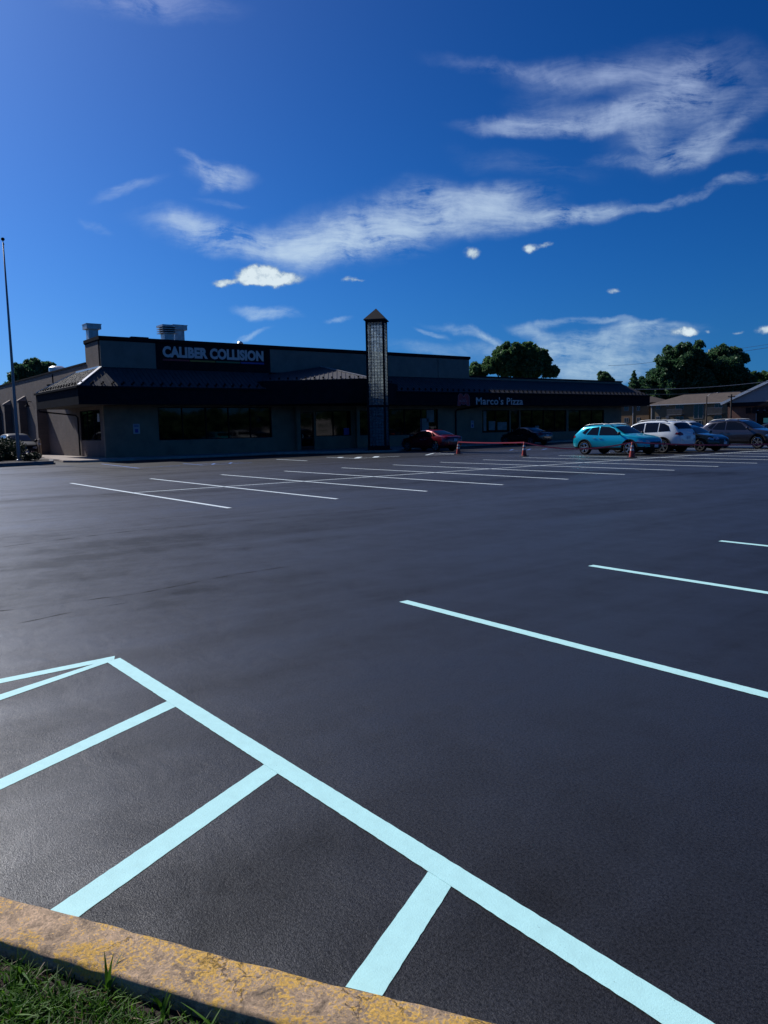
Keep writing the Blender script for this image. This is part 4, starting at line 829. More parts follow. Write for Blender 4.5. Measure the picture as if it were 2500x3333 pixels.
def make_car(kind, paint, label, cat, rails=True, trim=True, darkwheels=False):
    c = CARS[kind]; root = empty('parked_car', (0, 0, 0), 0, label, cat, 'cars parked on the lot')
    L, W_ = c['L'], c['W']; xs = sorted(set([p[0] for p in c['top']]+[i*L/34 for i in range(35)])); xs = [x for i, x in enumerate(xs) if i == 0 or x-xs[i-1] > .025]
    v = []; ring = 0
    for x in xs:
        zt, zb, bl, w = interp(c['top'], x), interp(c['bot'], x), interp(c['belt'], x), interp(c['wid'], x)
        bl = min(bl, zt-.05); wr = max(w-c['tum']*max(zt-bl-.05, 0)*1.0-.03, .3*w); hgt = bl-zb
        sec = [(w*.80, zb), (w*.96, zb+hgt*.10), (w*.995, zb+hgt*.33), (w, zb+hgt*.58), (w*.985, zb+hgt*.84), (w*.95, bl), ((w*.95+wr)/2+.008, (bl+zt-.07)/2+.0), (wr, zt-.055 if zt-bl > .2 else zt-.03), (wr*.86, zt-.018), (wr*.45, zt-.002)]
        full = [(-y, z) for y, z in sec]+[(0, zt+.003)]+[(y, z) for y, z in reversed(sec)]
        ring = len(full); v += [(x, y, z) for y, z in full]
    n = len(xs); f = [(i*ring+k, i*ring+(k+1) % ring, (i+1)*ring+(k+1) % ring, (i+1)*ring+k) for i in range(n-1) for k in range(ring)]
    f += [tuple(range(ring-1, -1, -1)), tuple(range((n-1)*ring, n*ring))]; 
    body = mesh_obj('body', v, f, paint, root, smooth=True)
    md = body.modifiers.new('s', 'SUBSURF'); md.levels = 1; md.render_levels = 1
    bm = bmesh.new(); bm.from_mesh(body.data); bmesh.ops.recalc_face_normals(bm, faces=bm.faces[:]); bm.to_mesh(body.data); bm.free()
    dg = bpy.context.evaluated_depsgraph_get(); me = bpy.data.meshes.new_from_object(body.evaluated_get(dg)); body.modifiers.clear(); body.data = me
    bvh = BVHTree.FromPolygons([v_.co[:] for v_ in me.vertices], [p.vertices[:] for p in me.polygons])
    # wheel arches
    cut = MB()
    for ax in c['ax']: 
        for sgn in (-1, 1): cut.lathe([(0, .52), (c['r']+.055, .52), (c['r']+.055, 1.2), (0, 1.2)] if sgn > 0 else [(0, -1.2), (c['r']+.055, -1.2), (c['r']+.055, -.52), (0, -.52)], 28, (ax, 0, c['r']-.0), 'y')
    co_ = cut.build('cutter', 'black_plastic')
    bm = bmesh.new(); bm.from_mesh(co_.data); bmesh.ops.remove_doubles(bm, verts=bm.verts[:], dist=.0005); bmesh.ops.recalc_face_normals(bm, faces=bm.faces[:]); bm.to_mesh(co_.data); bm.free()
    md = body.modifiers.new('b', 'BOOLEAN'); md.object = co_; md.operation = 'DIFFERENCE'; md.solver = 'EXACT'
    body.data.materials.append(M['black_plastic']); 
    dg = bpy.context.evaluated_depsgraph_get(); me2 = bpy.data.meshes.new_from_object(body.evaluated_get(dg)); body.modifiers.clear(); body.data = me2; bpy.data.objects.remove(co_)
    me2.materials.clear(); me2.materials.append(M[paint]); me2.materials.append(M['black_plastic'])
    for p in me2.polygons:
        ctr = p.center; mi = 0
        if abs(ctr.y) < W_*.5*.86:
            for ax in c['ax']:
                if (ctr.x-ax)**2+(ctr.z-c['r'])**2 < (c['r']+.07)**2: mi = 1
        if ctr.z < .30 or (kind != 'sedan' and ctr.z < .42 and trim): mi = 1
        p.material_index = mi; p.use_smooth = mi == 0 or ctr.z < .42
    def decal(pts, mode, name, m, off=.012, parent=None, step=.07, sgn=1):
        V_, F_ = poly_grid(pts, step); out_ = []
        for a, b in V_:
            if mode == 'side': o_, d_ = Vector((a, 2*sgn, b)), Vector((0, -sgn, 0))
            elif mode == 'front': o_, d_ = Vector((L+1, a, b)), Vector((-1, 0, 0))
            elif mode == 'rear': o_, d_ = Vector((-1, a, b)), Vector((1, 0, 0))
            else: o_, d_ = Vector((a, b, 3)), Vector((0, 0, -1))
            h, nn, _, _ = bvh.ray_cast(o_, d_)
            if h is None: h = o_+d_*1.5; nn = -d_
            if nn.dot(d_) > 0: nn = -nn
            out_.append(h+nn*off)
        o = mesh_obj(name, out_, F_, m, parent or root, smooth=True)
        for p in o.data.polygons:
            if p.normal.dot(d_) > 0: p.flip()
        return o
    for sgn in (-1, 1):
        for wdw in c['win']:
            decal(wdw, 'side', 'side_window', 'glass_dark', .010, sgn=sgn)
    a, b, z0, z1 = c['ws']; w_ = interp(c['wid'], a)-c['tum']*.5-.06; w2_ = interp(c['wid'], b)-.13
    decal([(a, -w_), (b, -w2_), (b+.03, 0), (b, w2_), (a, w_), (a-.02, 0)], 'top', 'windscreen', 'glass_dark')
    a, b = c['rw']; w_ = interp(c['wid'], a)-.20; w2_ = interp(c['wid'], b)-c['tum']*.5-.02
    decal([(a, -w_), (b, -w2_), (b+.02, 0), (b, w2_), (a, w_), (a-.01, 0)], 'top', 'rear_window', 'glass_dark', .014)
    zf = interp(c['top'], L*.975)
    decal([(-.42, .36), (.42, .36), (.50, .48), (.44, .66), (-.44, .66), (-.50, .48)], 'front', 'grille', 'black_plastic', .012)
    decal([(-.05, zf-.13), (.05, zf-.13), (.05, zf-.08), (-.05, zf-.08)], 'front', 'badge', 'chrome', .02, step=.1)
    for sgn in (-1, 1):
        q = [(sgn*.40, .66), (sgn*.62, .62), (sgn*.70, .70), (sgn*.66, .76), (sgn*.42, .73)]
        decal(q, 'front', 'headlight', 'lamp_clear', .014)
        z_ = interp(c['belt'], .2)
        q = [(sgn*.46, z_-.02), (sgn*.74, z_-.04), (sgn*.78, z_+.10), (sgn*.66, z_+.15), (sgn*.48, z_+.08)]
        decal(q, 'rear', 'tail_light', 'lamp_red', .016)
        decal([(.04, z_-.02), (.30, z_+.03), (.24, z_+.12), (.08, z_+.11)], 'side', 'tail_light', 'lamp_red', .014, sgn=sgn)
        decal([(L-.52, .68), (L-.24, .60), (L-.24, .70), (L-.46, .76)], 'side', 'headlight', 'lamp_clear', .014, sgn=sgn)
    # plates
    s = MB(); zp = .80 if kind != 'sedan' else .74
    h, nn, _, _ = bvh.ray_cast(Vector((-1, 0, zp)), Vector((1, 0, 0))); s.box((h.x-.03, -.155, zp-.075), (h.x-.01, .155, zp+.075)); s.build('number_plate', 'plate', root)
    h, nn, _, _ = bvh.ray_cast(Vector((L+1, 0, .45)), Vector((-1, 0, 0))); s = MB(); s.box((h.x+.02, -.155, .38), (h.x+.035, .155, .52)); s.build('number_plate', 'plate', root)
    # handles, mirrors, rails
    for sgn in (-1, 1):
        for hx in (c['win'][0][-1][0]-.18 if kind != 'suv' else 1.72, c['win'][1][0][0]+.12 if kind == 'crossover' else 2.35 if kind == 'suv' else 2.30):
            hz = interp(c['belt'], hx)-.12; h, nn, _, _ = bvh.ray_cast(Vector((hx, 2*sgn, hz)), Vector((0, -sgn, 0)))
            s = MB(); s.bar((hx-.10, h.y+sgn*.025, hz), (hx+.10, h.y+sgn*.025, hz+.005), .025, .03); bevel(s.build('door_handle', 'chrome' if darkwheels else paint, root), .006)
        bx = c['ws'][1]-.18; bz = interp(c['belt'], bx)+.13; by = interp(c['wid'], bx)*.96
        s = MB(); s.tube([(bx, sgn*(by-.08), bz-.08), (bx, sgn*(by+.04), bz-.02)], .03, 8)
        ell = [(max(.001, math.sin(math.pi*i/8)*.085), -.12+.24*i/8) for i in range(9)]; s.lathe(ell, 14, (bx+.02, sgn*(by+.13), bz+.02), 'y'); s.build('wing_mirror', paint if not darkwheels else 'black_plastic', root, True)
        if rails and kind != 'sedan':
            pts = []
            for i in range(9):
                xx = .75+(2.55-.75)*i/8; rz_ = interp(c['top'], xx); ww = interp(c['wid'], xx)-c['tum']*.5-.03; zz = rz_+.035-(.06 if i in (0, 8) else 0); pts.append((xx, sgn*ww, zz))
            s = MB(); s.tube(pts, .02, 8); s.build('roof_rail', 'galvanised', root, True)
        # black lower trim and arch lips
        if trim and kind != 'sedan':
            for ax in c['ax']:
                s = MB(); r0 = c['r']+.045; vs = []; fs = []
                m_ = 22
                for i in range(m_+1):
                    a = -.25+(math.pi+.5)*i/m_
                    for rr, oo in ((r0, -.02), (r0, .016), (r0+.075, .014)):
                        X, Z = ax+rr*math.cos(a), c['r']+rr*math.sin(a); h, nn, _, _ = bvh.ray_cast(Vector((X, 2*sgn, max(Z, .26))), Vector((0, -sgn, 0)))
                        yy = h.y if h is not None else sgn*.85; vs.append((X, yy+sgn*oo, max(Z, .26)))
                for i in range(m_):
                    for k in range(2): fs.append((i*3+k, (i+1)*3+k, (i+1)*3+k+1, i*3+k+1))
                s.add(vs, fs); o = s.build('arch_trim', 'black_plastic', root, True)
        # wheels
        for ax in c['ax']:
            s = MB(); y0 = sgn*(W_/2-.225); wt = .22*sgn; r = c['r']; q = c['rim']
            pr_ = [(q, 0), (r-.03, 0), (r, .03), (r, .19), (r-.03, .22), (q+.01, .215), (q, .20)]
            s.lathe([(a, b*sgn) for a, b in pr_], 32, (ax, y0, r), 'y')
            ty = s.build('wheel', 'tyre', root, True)
            bmx = bmesh.new(); bmx.from_mesh(ty.data); bmesh.ops.recalc_face_normals(bmx, faces=bmx.faces[:]); bmx.to_mesh(ty.data); bmx.free()
            s = MB(); s.lathe([(q+.002, 0.19*sgn), (q+.004, .205*sgn), (q-.018, .208*sgn), (q-.022, .17*sgn)], 32, (ax, y0, r), 'y')
            ns = 5; off_ = random.uniform(0, 1)
            for k in range(ns):
                a = 2*math.pi*k/ns+off_
                for da in (-.16, .16):
                    p0 = Vector((ax+.04*math.cos(a), y0+.192*sgn, r+.04*math.sin(a))); p1 = Vector((ax+(q-.015)*math.cos(a+da), y0+.200*sgn, r+(q-.015)*math.sin(a+da)))
                    s.bar(p0, p1, .034, .02, 0, (0, 1, 0))
            s.lathe([(.0, .205*sgn), (.05, .203*sgn), (.055, .185*sgn)], 16, (ax, y0, r), 'y'); s.build('rim', 'rim', ty)
            s = MB(); s.lathe([(0, .06*sgn), (q, .06*sgn), (q, .12*sgn), (0, .12*sgn)], 24, (ax, y0, r), 'y'); s.build('brake_disc', 'black_plastic', ty)
    return root
def put(root, axle_xy, heading, axle='rear', side=None, kind='crossover', label=None, paint=None):
    """heading in degrees; axle_xy = ground point of the near side wheel"""
    c = CARS[kind]; a = R(heading); ax = c['ax'][0 if axle == 'rear' else 1]; hw_ = c['W']/2
    d = Vector((math.cos(a), math.sin(a))); lft = Vector((-d.y, d.x)); sd = lft*(hw_-.1)*(1 if side == 'left' else -1)
    o = Vector(axle_xy)-d*ax-sd; root.location = (o.x, o.y, .0); root.rotation_euler = (0, 0, a)
blue = make_car('crossover', 'car_blue', 'bright turquoise crossover parked just behind the red tape', 'car', darkwheels=True); put(blue, (-24.84, 32.56), 0, 'rear', 'right')
white = make_car('suv', 'car_white', 'white boxy car with its tail to the right between the turquoise and dark green cars', 'car', darkwheels=True); put(white, (-22.1, 35.4), 180, 'rear', 'left', 'suv')
green = make_car('sedan', 'car_darkgreen', 'low dark green car right of the white one', 'car'); put(green, (-21.5, 37.95), 0, 'front', 'right', 'sedan')
grey = make_car('crossover', 'car_grey', 'dark grey car with silver roof rails at the right edge', 'car'); put(grey, (-21.05, 43.0), 0, 'front', 'right')
grey.scale = (1.04, 1.03, 1.08)
red = make_car('sedan', 'car_red', 'dark red car with its tail out of the building shadow', 'car', darkwheels=True); put(red, (-37.1, 33.05), 184, 'rear', 'left', 'sedan')
blk = make_car('sedan', 'car_black', 'black car parked in deep shade outside the pizza shop', 'car', darkwheels=True)
put(blk, (-40.5, 46.2), 180, 'rear', 'left', 'sedan')
mat('car_dull', (.008, .008, .010), .5, spec=.2)
lft = make_car('crossover', 'car_dull', 'dark car at the left edge behind the hedge', 'car', rails=False)
lft.location = (-58.3, 11.8, .0); lft.rotation_euler = (0, 0, 0); lft.scale = (1.1, 1.0, 1.13)
def recolour(src, paint, label, loc, rz, scale=1.):
    c = copy_tree(src); c['label'] = label; c.location = loc; c.rotation_euler = (0, 0, R(rz)); c.scale = (scale,)*3
    return c
wht2 = recolour(white, None, 'small white car seen far off over the dark green bonnet', (-24.6, 51.0, 0), 0)
p = far(2315, 62); wht2.location = (p.x-4.2, p.y, 0); 
c5 = recolour(green, None, 'dark car at the far right edge beyond the grey one', (0, 0, 0), 0); p = far(2490, 60); c5.location = (p.x-1.2, p.y, 0)

# ------------------------------------------------------------------ cones and tape
def make_cone():
    o = empty('traffic_cone', (0, 0, 0), 0, 'x', 'traffic cone', 'cones holding up the red tape')
    s = MB(); s.box((-.18, -.18, 0), (.18, .18, .035)); bevel(s.build('base', 'black_plastic', o), .008)
    prof_ = lambda z: .135-(.135-.028)*(z-.035)/(.71-.035)
    s = MB(); s.lathe([(prof_(.035), .035), (prof_(.32), .32)], 24); s.lathe([(prof_(.42), .42), (prof_(.48), .48)], 24); s.lathe([(prof_(.58), .58), (prof_(.70), .70), (.02, .71), (0, .705)], 24); s.build('body', 'cone_orange', o, True)
    s = MB(); s.lathe([(prof_(.32)+.001, .32), (prof_(.42)+.001, .42)], 24); s.build('reflective_collar', 'cone_white', o, True); s = MB(); s.lathe([(prof_(.48)+.001, .48), (prof_(.58)+.001, .58)], 24); s.build('reflective_collar', 'cone_white', o, True)
    return o
c1 = make_cone(); tops = []
spots = [((-31.9, 30.15), 'cone nearest the red car at the left end of the tape'), ((-26.38, 29.57), 'middle cone halfway between the red and turquoise cars'), ((-20.6, 30.45), 'orange cone standing in front of the turquoise car')]
for i, (p, lab) in enumerate(spots):
    c = c1 if i == 0 else copy_tree(c1); c['label'] = lab; c.location = (p[0], p[1], 0); c.rotation_euler = (0, 0, .3+i*1.1); tops.append(Vector((p[0], p[1], .71)))
c = copy_tree(c1); c['label'] = 'cone beyond the right edge of the picture'; c.location = (-13.2, 34.0, 0); tops.append(Vector((-13.2, 34.0, .70)))
tp = MB()
def ribbon(a, b, sag, w=.06):
    n = 24; pts = [a.lerp(b, i/n)-Vector((0, 0, sag*4*(i/n)*(1-i/n))) for i in range(n+1)]
    for p, q_ in zip(pts[:-1], pts[1:]): tp.bar(p, q_, .004, w, 0)
tapes = []
for (a, b, sg, lab) in ((0, 1, .04, 'red caution tape between the first two cones'), (1, 2, .32, 'sagging red caution tape in front of the turquoise car'), (2, 3, .16, 'red caution tape running off to the right')):
    tp = MB(); ribbon(tops[a], tops[b], sg); o = tp.build('caution_tape', 'tape'); tag(o, lab, 'tape', 'red tape strung between cones')

# ------------------------------------------------------------------ far buildings
def wall_frame(a, b):     # frame of a facade from a to b, returns function (s, z, out) -> point
    a, b = Vector((a.x, a.y, 0)), Vector((b.x, b.y, 0)); t = (b-a).normalized(); n = Vector((t.y, -t.x, 0))
    if n.dot(-a) < 0: n = -n
    return lambda s_, z, o=0.: a+t*s_+n*o+Vector((0, 0, z)), (b-a).length
def fbox(mb, F, s0, s1, z0, z1, o0, o1, mi=0):
    v = [F(s_, z, o) for z in (z0, z1) for o in (o0, o1) for s_ in (s0, s1)]
    mb.add(v, [(0, 2, 3, 1), (4, 5, 7, 6), (0, 1, 5, 4), (2, 6, 7, 3), (0, 4, 6, 2), (1, 3, 7, 5)], mi)
def px_s(F, px, py=1340):
    d = ray(px, py); a = F(0, 0); t = F(1, 0)-F(0, 0); det = d.x*(-t.y)-(-t.x)*d.y
    k = (a.x*(-t.y)+t.x*a.y)/det; s_ = (d.x*a.y-d.y*a.x)/det
    return s_, CAMZ+d.z*k
def apartment(a, b, m, name_label, eave, ridge, wins, balconies=(), stair=None, roof=True, dep=11, pipes=()):
    F, Ln = wall_frame(a, b); o = empty('apartment_building', (0, 0, 0), 0, name_label, 'building')
    s = MB(); fbox(s, F, 0, Ln, 0, eave, -dep, 0); s.build('wall', m, o)
    if roof:
        s = MB(); v = [F(-.6, eave+.02, .6), F(Ln+.6, eave+.02, .6), F(Ln+.6, eave+.02, -dep-.6), F(-.6, eave+.02, -dep-.6), F(5.6, ridge, -dep/2), F(Ln-5.6, ridge, -dep/2)]
        s.add(v, [(3, 2, 1, 0), (0, 1, 5, 4), (1, 2, 5), (2, 3, 4, 5), (3, 0, 4)]); s.build('roof', 'shingle', o)
        s = MB(); fbox(s, F, -.6, Ln+.6, eave-.18, eave+.02, .5, .62); s.build('gutter', 'trim_light', o)
    for (x0, y0, x1, y1) in wins:
        s0, z1 = px_s(F, x0, y0); s1, z0 = px_s(F, x1, y1); s = MB(); fbox(s, F, s0, s1, z0, z1, -.05, .03); w_ = s.build('window', 'glass_dark', o)
        t = MB(); 
        for q_ in ((s0-.08, s0, z0-.08, z1+.08), (s1, s1+.08, z0-.08, z1+.08), (s0, s1, z1, z1+.08), (s0, s1, z0-.08, z0), ((s0+s1)/2-.04, (s0+s1)/2+.04, z0, z1)): fbox(t, F, *q_, .0, .07)
        t.build('frame', 'gable_grey', w_)
    for (x0, y0, x1, y1) in balconies:
        s0, z1 = px_s(F, x0, y0); s1, z0 = px_s(F, x1, y1); s = MB(); fbox(s, F, s0, s1, z0-.15, z0, 0, 1.4); fbox(s, F, s0, s1, z1-.06, z1, 1.34, 1.42)
        k = s0
        while k < s1: fbox(s, F, k, k+.05, z0, z1, 1.36, 1.40); k += .22
        s.build('balcony', 'curb_grey', o)
    for x in pipes:
        s0, _ = px_s(F, x); s = MB(); fbox(s, F, s0-.07, s0+.07, 0, eave-.2, .02, .14); s.build('downspout', 'trim_light', o)
    return o, F
def wpx(x, y): return 2050+x*.27125, 1050+y*.27125
def W4(x0, y0, x1, y1): a = wpx(x0, y0); b = wpx(x1, y1); return (*a, *b)
a = far(2116.5, 200); b = at_y(2445, 1340, a.y)
apartment(a, b, 'brick_apartment', 'two storey tan brick apartment block with balconies beyond the cars', 5.85, 8.2,
    [W4(322, 995, 362, 1035), W4(320, 1130, 358, 1185), W4(555, 990, 640, 1040), W4(555, 1128, 642, 1180), W4(775, 978, 878, 1145), W4(1025, 970, 1110, 1020), W4(1018, 1115, 1100, 1165), W4(785, 1180, 860, 1238), W4(440, 988, 462, 1004), W4(440, 1125, 465, 1145)],
    [W4(487, 1040, 660, 1100), W4(950, 1022, 1140, 1092), W4(950, 1172, 1110, 1228)], pipes=(2122,))
b = far(2112, 203); a = at_y(1940, 1340, b.y)
apartment(a, b, 'brick_orange', 'orange brown brick apartment block just right of the shopping center', 6.6, 9.0,
    [(2033, 1323, 2045, 1336), (2033, 1361, 2045, 1374), (2074, 1324, 2083, 1336), (2074, 1360, 2082, 1373)], pipes=(2061,), dep=11, roof=True)
# brick store with a grey gable
a = far(2368, 120); YB = a.y; b = a+Vector((30, 0, 0))
F, Ln = wall_frame(a, b); o = empty('brick_store', (0, 0, 0), 0, 'red brick shop with a broad grey gable at the right edge', 'building')
p0 = at_y(2355, 1312, YB-.5); p1 = at_y(2500, 1244, YB-.5); sl_ = (p1.z-p0.z)/(p1.x-p0.x); zr = lambda X: p0.z+sl_*(X-p0.x); xe = p0.x-a.x; apex = zr(a.x+Ln/2); ev = p0.z
s = MB(); fbox(s, F, 0, Ln, 0, 4.55, -14, 0); s.build('wall', 'brick_red', o)
s = MB(); v = [F(xe, ev, .45), F(Ln-xe, ev, .45), F(Ln/2, apex, .45), F(xe, ev, -14), F(Ln-xe, ev, -14), F(Ln/2, apex, -14)]
s.add(v, [(0, 1, 2), (5, 4, 3), (0, 2, 5, 3), (2, 1, 4, 5), (0, 3, 4, 1)]); s.build('gable_roof', 'gable_grey', o)
s = MB(); s.bar(F(xe-.3, ev-.12, .62), F(Ln/2, apex+.05, .62), .30, .34); s.bar(F(Ln/2, apex+.05, .62), F(Ln-xe+.3, ev-.12, .62), .30, .34); s.build('rake_board', 'flashing', o)
s = MB(); fbox(s, F, xe+.5, Ln-xe-.5, ev-.55, ev-.02, .02, .44); s.build('beam', 'black_metal', o)
for s0 in (4.2, 9.2, 14.5):
    t = MB(); fbox(t, F, s0, s0+4.4, .4, 2.9, .0, .05); w_ = t.build('window', 'glass_dark', o); t = MB(); 
    for q_ in ((s0-.1, s0, .3, 3.0), (s0+2.15, s0+2.25, .4, 2.9), (s0+4.4, s0+4.5, .3, 3.0), (s0, s0+4.4, 2.9, 3.0)): fbox(t, F, *q_, 0, .1)
    t.build('frame', 'gable_grey', w_)
s0, z0 = px_s(F, 2487, 1376); s1, z1 = px_s(F, 2520, 1360); s = MB(); fbox(s, F, s0, s1, min(z0, z1), max(z0, z1), .12, .2); so2 = s.build('sign_panel', 'teal_sign', o)
s0, z0 = px_s(F, 2430, 1338); s = MB()
for k in range(8): fbox(s, F, s0+k*.9, s0+k*.9+.6, z0-.35, z0+.45, .1, .18)
s.build('dark_lettering', 'black_metal', o)

# ------------------------------------------------------------------ poles and wires
p = far(2301, 150, 1290); sl = empty('street_lamp', (p.x, p.y, 0), YAW, 'street lamp with a curved arm in front of the tan apartments', 'street lamp')
s = MB(); s.tube([(0, 0, 0), (0, 0, p.z)], [.14, .09], 10); s.build('pole', 'bark', sl); s = MB(); s.tube([(0, 0, p.z-.1), (.5, 0, p.z+.35), (1.2, 0, p.z+.6), (1.7, 0, p.z+.62)], .04, 8); s.build('arm', 'galvanised', sl)
s = MB(); s.lathe([(0, -.08), (.18, -.06), (.22, 0), (.14, .08), (0, .1)], 12, (1.95, 0, p.z+.6)); s.build('lamp_head', 'galvanised', sl)
p = far(2381, 112, 1283); up = empty('utility_pole', (p.x, p.y, 0), YAW, 'dark utility pole at the left edge of the brick shop', 'utility pole')
s = MB(); s.tube([(0, 0, 0), (0, 0, p.z)], [.13, .10], 10); s.build('pole', 'bark', up); s = MB(); s.box((-.5, -.05, p.z-.4), (.5, .05, p.z-.28)); s.build('cross_arm', 'bark', up)
s = MB(); s.lathe([(0, 0), (.04, 0), (.05, .08), (0, .1)], 8, (.4, 0, p.z-.28)); s.lathe([(0, 0), (.04, 0), (.05, .08), (0, .1)], 8, (-.4, 0, p.z-.28)); s.build('insulator', 'galvanised', up)
for (x0, y0, x1, y1, sg, rr, lab) in ((2055, 1267, 2640, 1222, .5, .045, 'pale thick overhead cable crossing the big trees'), (2090, 1283, 2640, 1250, .4, .03, 'thin lower overhead cable in front of the big trees'),
        (2405, 1146, 2640, 1110, .0, .025, 'lower of two thin cables in the sky at the upper right'), (2405, 1135, 2640, 1100, .0, .018, 'upper of two thin cables in the sky at the upper right'), (1980, 1190, 2130, 1178, .1, .02, 'faint cable against the low cloud')):
    a = far(x0, 110, y0); b = far(x1, 110, y1); s = MB(); n = 16; s.tube([a.lerp(b, i/n)-Vector((0, 0, sg*4*(i/n)*(1-i/n))) for i in range(n+1)], rr*1.0, 6)
    tag(s.build('overhead_cable', 'pole_grey' if 'thick' not in lab else 'galvanised'), lab, 'cable', 'overhead cables')

# ------------------------------------------------------------------ trees
def tree(px, dist, top_py, lobes, n, leaf, label, m='leaf_dark', group='trees behind the buildings', name='broadleaf_tree', trunk=.45):
    """lobes: (px, py, r_px) patches of the crown at that distance"""
    base = far(px, dist); o = empty(name, (base.x, base.y, 0), 0, label, 'tree', group); k = dist/FPX*1.1; rt = Vector((math.cos(YAW), math.sin(YAW), 0)); dp_ = Vector((-math.sin(YAW), math.cos(YAW), 0))
    C = []; Rr = []
    for lx, ly, lr in lobes:
        P = far(lx, dist, ly)-Vector((base.x, base.y, 0)); r = lr*k
        for j in range(3): q = P+rt*random.uniform(-.3, .3)*r+dp_*random.uniform(-1, 1)*r; C.append(tuple(q)); Rr.append((r*.72, r*.72, r*.66))
        for j in range(9):
            q = P+rt*random.uniform(-.72, .72)*r+dp_*random.uniform(-1.2, 1.2)*r+Vector((0, 0, random.uniform(-.6, .62)*r)); C.append(tuple(q)); rr = r*random.uniform(.26, .50); Rr.append((rr, rr, rr*.8))
    leaves(C, Rr, int(n*1.6), leaf*.72, 'crown', m, o, shell=.35, noise_gap=.6)
    top = max(c[2] for c in C); s = MB(); s.tube([(0, 0, 0), (.2, 0, top*.35), (0, .2, top*.75)], [trunk, trunk*.75, trunk*.3], 10)
    for c, r in list(zip(C, Rr))[::12]: s.tube([(0.1, 0, top*.3), (c[0]*.5, c[1]*.5, top*.3+(c[2]-top*.3)*.6), c], [trunk*.45, trunk*.25, trunk*.08], 6)
    s.build('trunk', 'bark', o); return o
tree(1670, 118, 1113, [(1640, 1150, 32), (1690, 1150, 34), (1730, 1160, 34), (1770, 1180, 30), (1600, 1190, 30), (1560, 1205, 26), (1790, 1210, 22), (1650, 1195, 40), (1720, 1200, 44), (1535, 1222, 16), (1650, 1128, 14), (1722, 1128, 14), (1765, 1155, 18)], 42000, .42, 'round crowned tree rising above the roof right of the tower', 'leaf_mid')
tree(110, 125, 1168, [(75, 1205, 20), (110, 1195, 24), (150, 1195, 22), (175, 1205, 18), (125, 1225, 34), (70, 1228, 24), (180, 1225, 20), (205, 1240, 12), (200, 1262, 22), (40, 1260, 22), (12, 1262, 8)], 26000, .36, 'dark tree over the brick side wall behind the flagpole', 'leaf_dark')
tree(2200, 236, 1117, [(2235, 1150, 32), (2200, 1160, 34), (2165, 1190, 34), (2270, 1170, 32), (2225, 1200, 46), (2150, 1225, 36), (2200, 1250, 44), (2260, 1240, 46), (2110, 1260, 34), (2170, 1290, 34), (2120, 1300, 30), (2095, 1275, 24), (2240, 1290, 40)], 60000, .72, 'tallest dark tree behind the tan apartments', 'leaf_dark', trunk=.6)
tree(2365, 240, 1130, [(2290, 1195, 30), (2285, 1240, 40), (2440, 1280, 26), (2340, 1150, 26), (2380, 1155, 26), (2310, 1170, 28), (2400, 1180, 24), (2425, 1165, 14), (2350, 1200, 46), (2310, 1230, 40), (2400, 1225, 34), (2360, 1260, 44), (2300, 1270, 34), (2420, 1255, 24)], 52000, .72, 'broad dark tree right of the tallest tree', 'leaf_dark', trunk=.6)
tree(2470, 250, 1205, [(2500, 1290, 26), (2450, 1290, 26), (2455, 1225, 16), (2440, 1250, 18), (2475, 1240, 18), (2500, 1225, 18), (2530, 1220, 20), (2560, 1235, 24), (2490, 1262, 24), (2450, 1272, 20)], 22000, .62, 'smaller green tree at the right edge of the picture', 'leaf_mid')
tree(1962, 170, 1203, [(1958, 1220, 12), (1972, 1222, 12), (1965, 1235, 18), (1990, 1238, 10)], 5000, .42, 'small tree top showing over the low roof', 'leaf_mid')
tree(2125, 225, 1250, [(2105, 1268, 14), (2120, 1300, 22), (2085, 1300, 20), (2065, 1310, 22)], 9000, .6, 'low bushy tree under the thick cable left of the tallest tree', 'leaf_mid')
# conifer
p = far(2061, 226); con = empty('conifer', (p.x, p.y, 0), 0, 'narrow dark conifer behind the right end of the shopping center', 'tree', 'trees behind the buildings'); topz = far(2061, 226, 1208).z
s = MB(); s.tube([(0, 0, 0), (0, 0, topz*.98)], [.25, .02], 8); s.build('trunk', 'bark', con)
C = []; Rr = []
for i in range(46):
    t = i/45; z = topz*(.25+.75*t); r = (1-t)**.8*3.6+.15; a = i*2.4
    for k in range(2): C.append((math.cos(a+k*3.1)*r*.62, math.sin(a+k*3.1)*r*.62, z-.12*r)); Rr.append((max(.18, r*.5), max(.18, r*.5), .16+.06*r))
leaves(C, Rr, 14000, .34, 'foliage', 'leaf_dark', con, shell=.1)

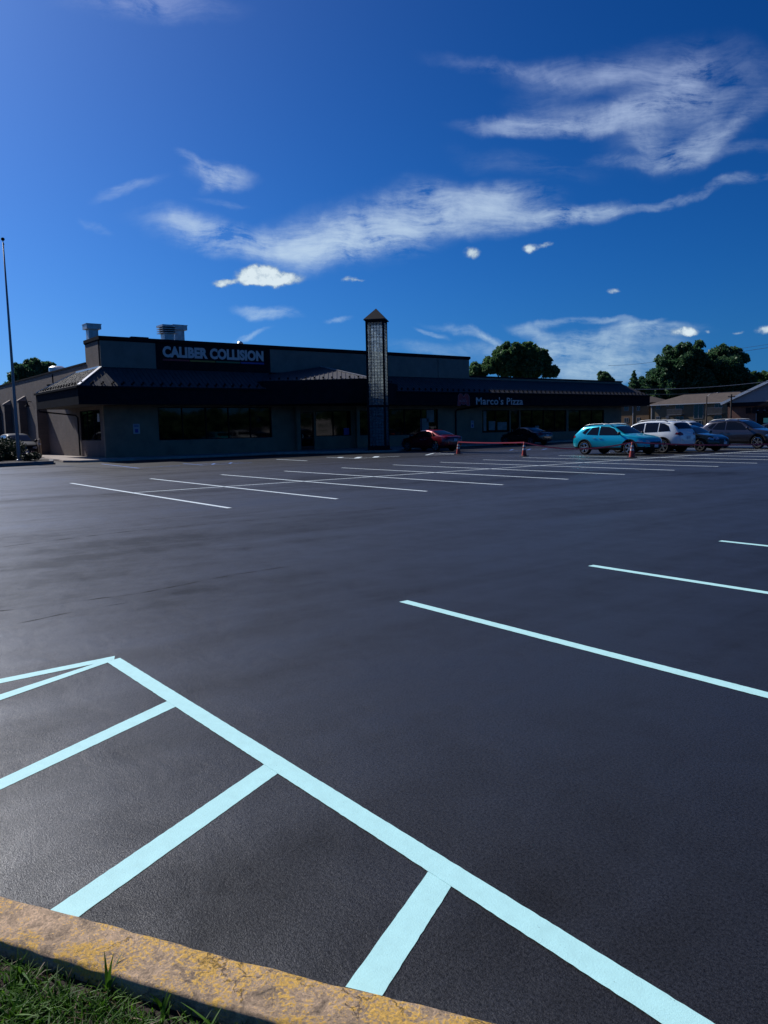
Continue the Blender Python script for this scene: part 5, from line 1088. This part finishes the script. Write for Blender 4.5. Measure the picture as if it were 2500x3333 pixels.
# ------------------------------------------------------------------ things behind the photographer, seen only mirrored, plus tree rows added to darken the glass
rs = empty('roadside_sign', (24.5, 77.5, 0), R(180), 'pale roadside sign mirrored in the shop window', 'sign')
s = MB(); s.box((-.1, -1.7, .8), (.1, 1.7, 3.3)); s.build('panel', 'cone_white', rs); s = MB(); s.box((-.08, -1.9, 0), (.08, -1.72, 3.4)); s.box((-.08, 1.72, 0), (.08, 1.9, 3.4)); s.build('post', 'trim_light', rs)
Mt = Matrix(((0, 0, 1, .11), (1, 0, 0, -1.3), (0, 1, 0, 1.95), (0, 0, 0, 1)))
text_mesh('lettering', 'PURE', 1.0, 'sign_green', Mt, rs, .02, 1., .01); Mt = Mt.copy(); Mt[2][3] = 1.15; text_mesh('lettering', 'Windows', .62, 'sign_green', Mt, rs, .01, 1., .01)
rs.rotation_euler = (0, 0, R(180))
wc = []; wr = []
for i in range(150):
    t_ = i/149; y_ = -150+420*t_; hh_ = random.uniform(4.0, 7.5); wc.append((62+random.uniform(-4, 4)+.06*y_, y_, hh_*.55)); wr.append((4.5, 4.0, hh_*.62))
wood = leaves(wc, wr, 40000, 1.1, 'added_wood', 'leaf_dark', None, shell=.6, aspect=1.3)  # unseen row added so shop glass mirrors dark leaves and low sky is blocked
tag(wood, 'added unseen line of trees behind the camera, darkening the shop window reflections', 'wood', None, 'stuff')
bl = empty('low_building', (46, 86, 0), 0, 'low pale building mirrored in the shop windows', 'building'); s = MB(); s.box((0, -9, 0), (8, 9, 1.9)); s.build('wall', 'cone_white', bl); s = MB(); s.box((-.3, -9.3, 1.9), (8.3, 9.3, 2.2)); s.build('roof', 'gable_grey', bl)
wc = []; wr = []  # further unseen rows, added to give the side window something dark to mirror
for i in range(70):
    t_ = i/69; hh_ = random.uniform(5, 9); wc.append((-170+150*t_, -32+random.uniform(-4, 4)-18*t_, hh_*.5)); wr.append((4.5, 4.0, hh_*.6))
for i in range(30): hh_ = random.uniform(6, 10); wc.append((-130+random.uniform(-4, 4), -62+70*i/29, hh_*.5)); wr.append((4.0, 4.0, hh_*.6))
tag(leaves(wc, wr, 24000, 1.2, 'added_wood', 'leaf_dark', None, shell=.6, aspect=1.3), 'added unseen trees left of the picture, darkening the side window reflection', 'wood', None, 'stuff')
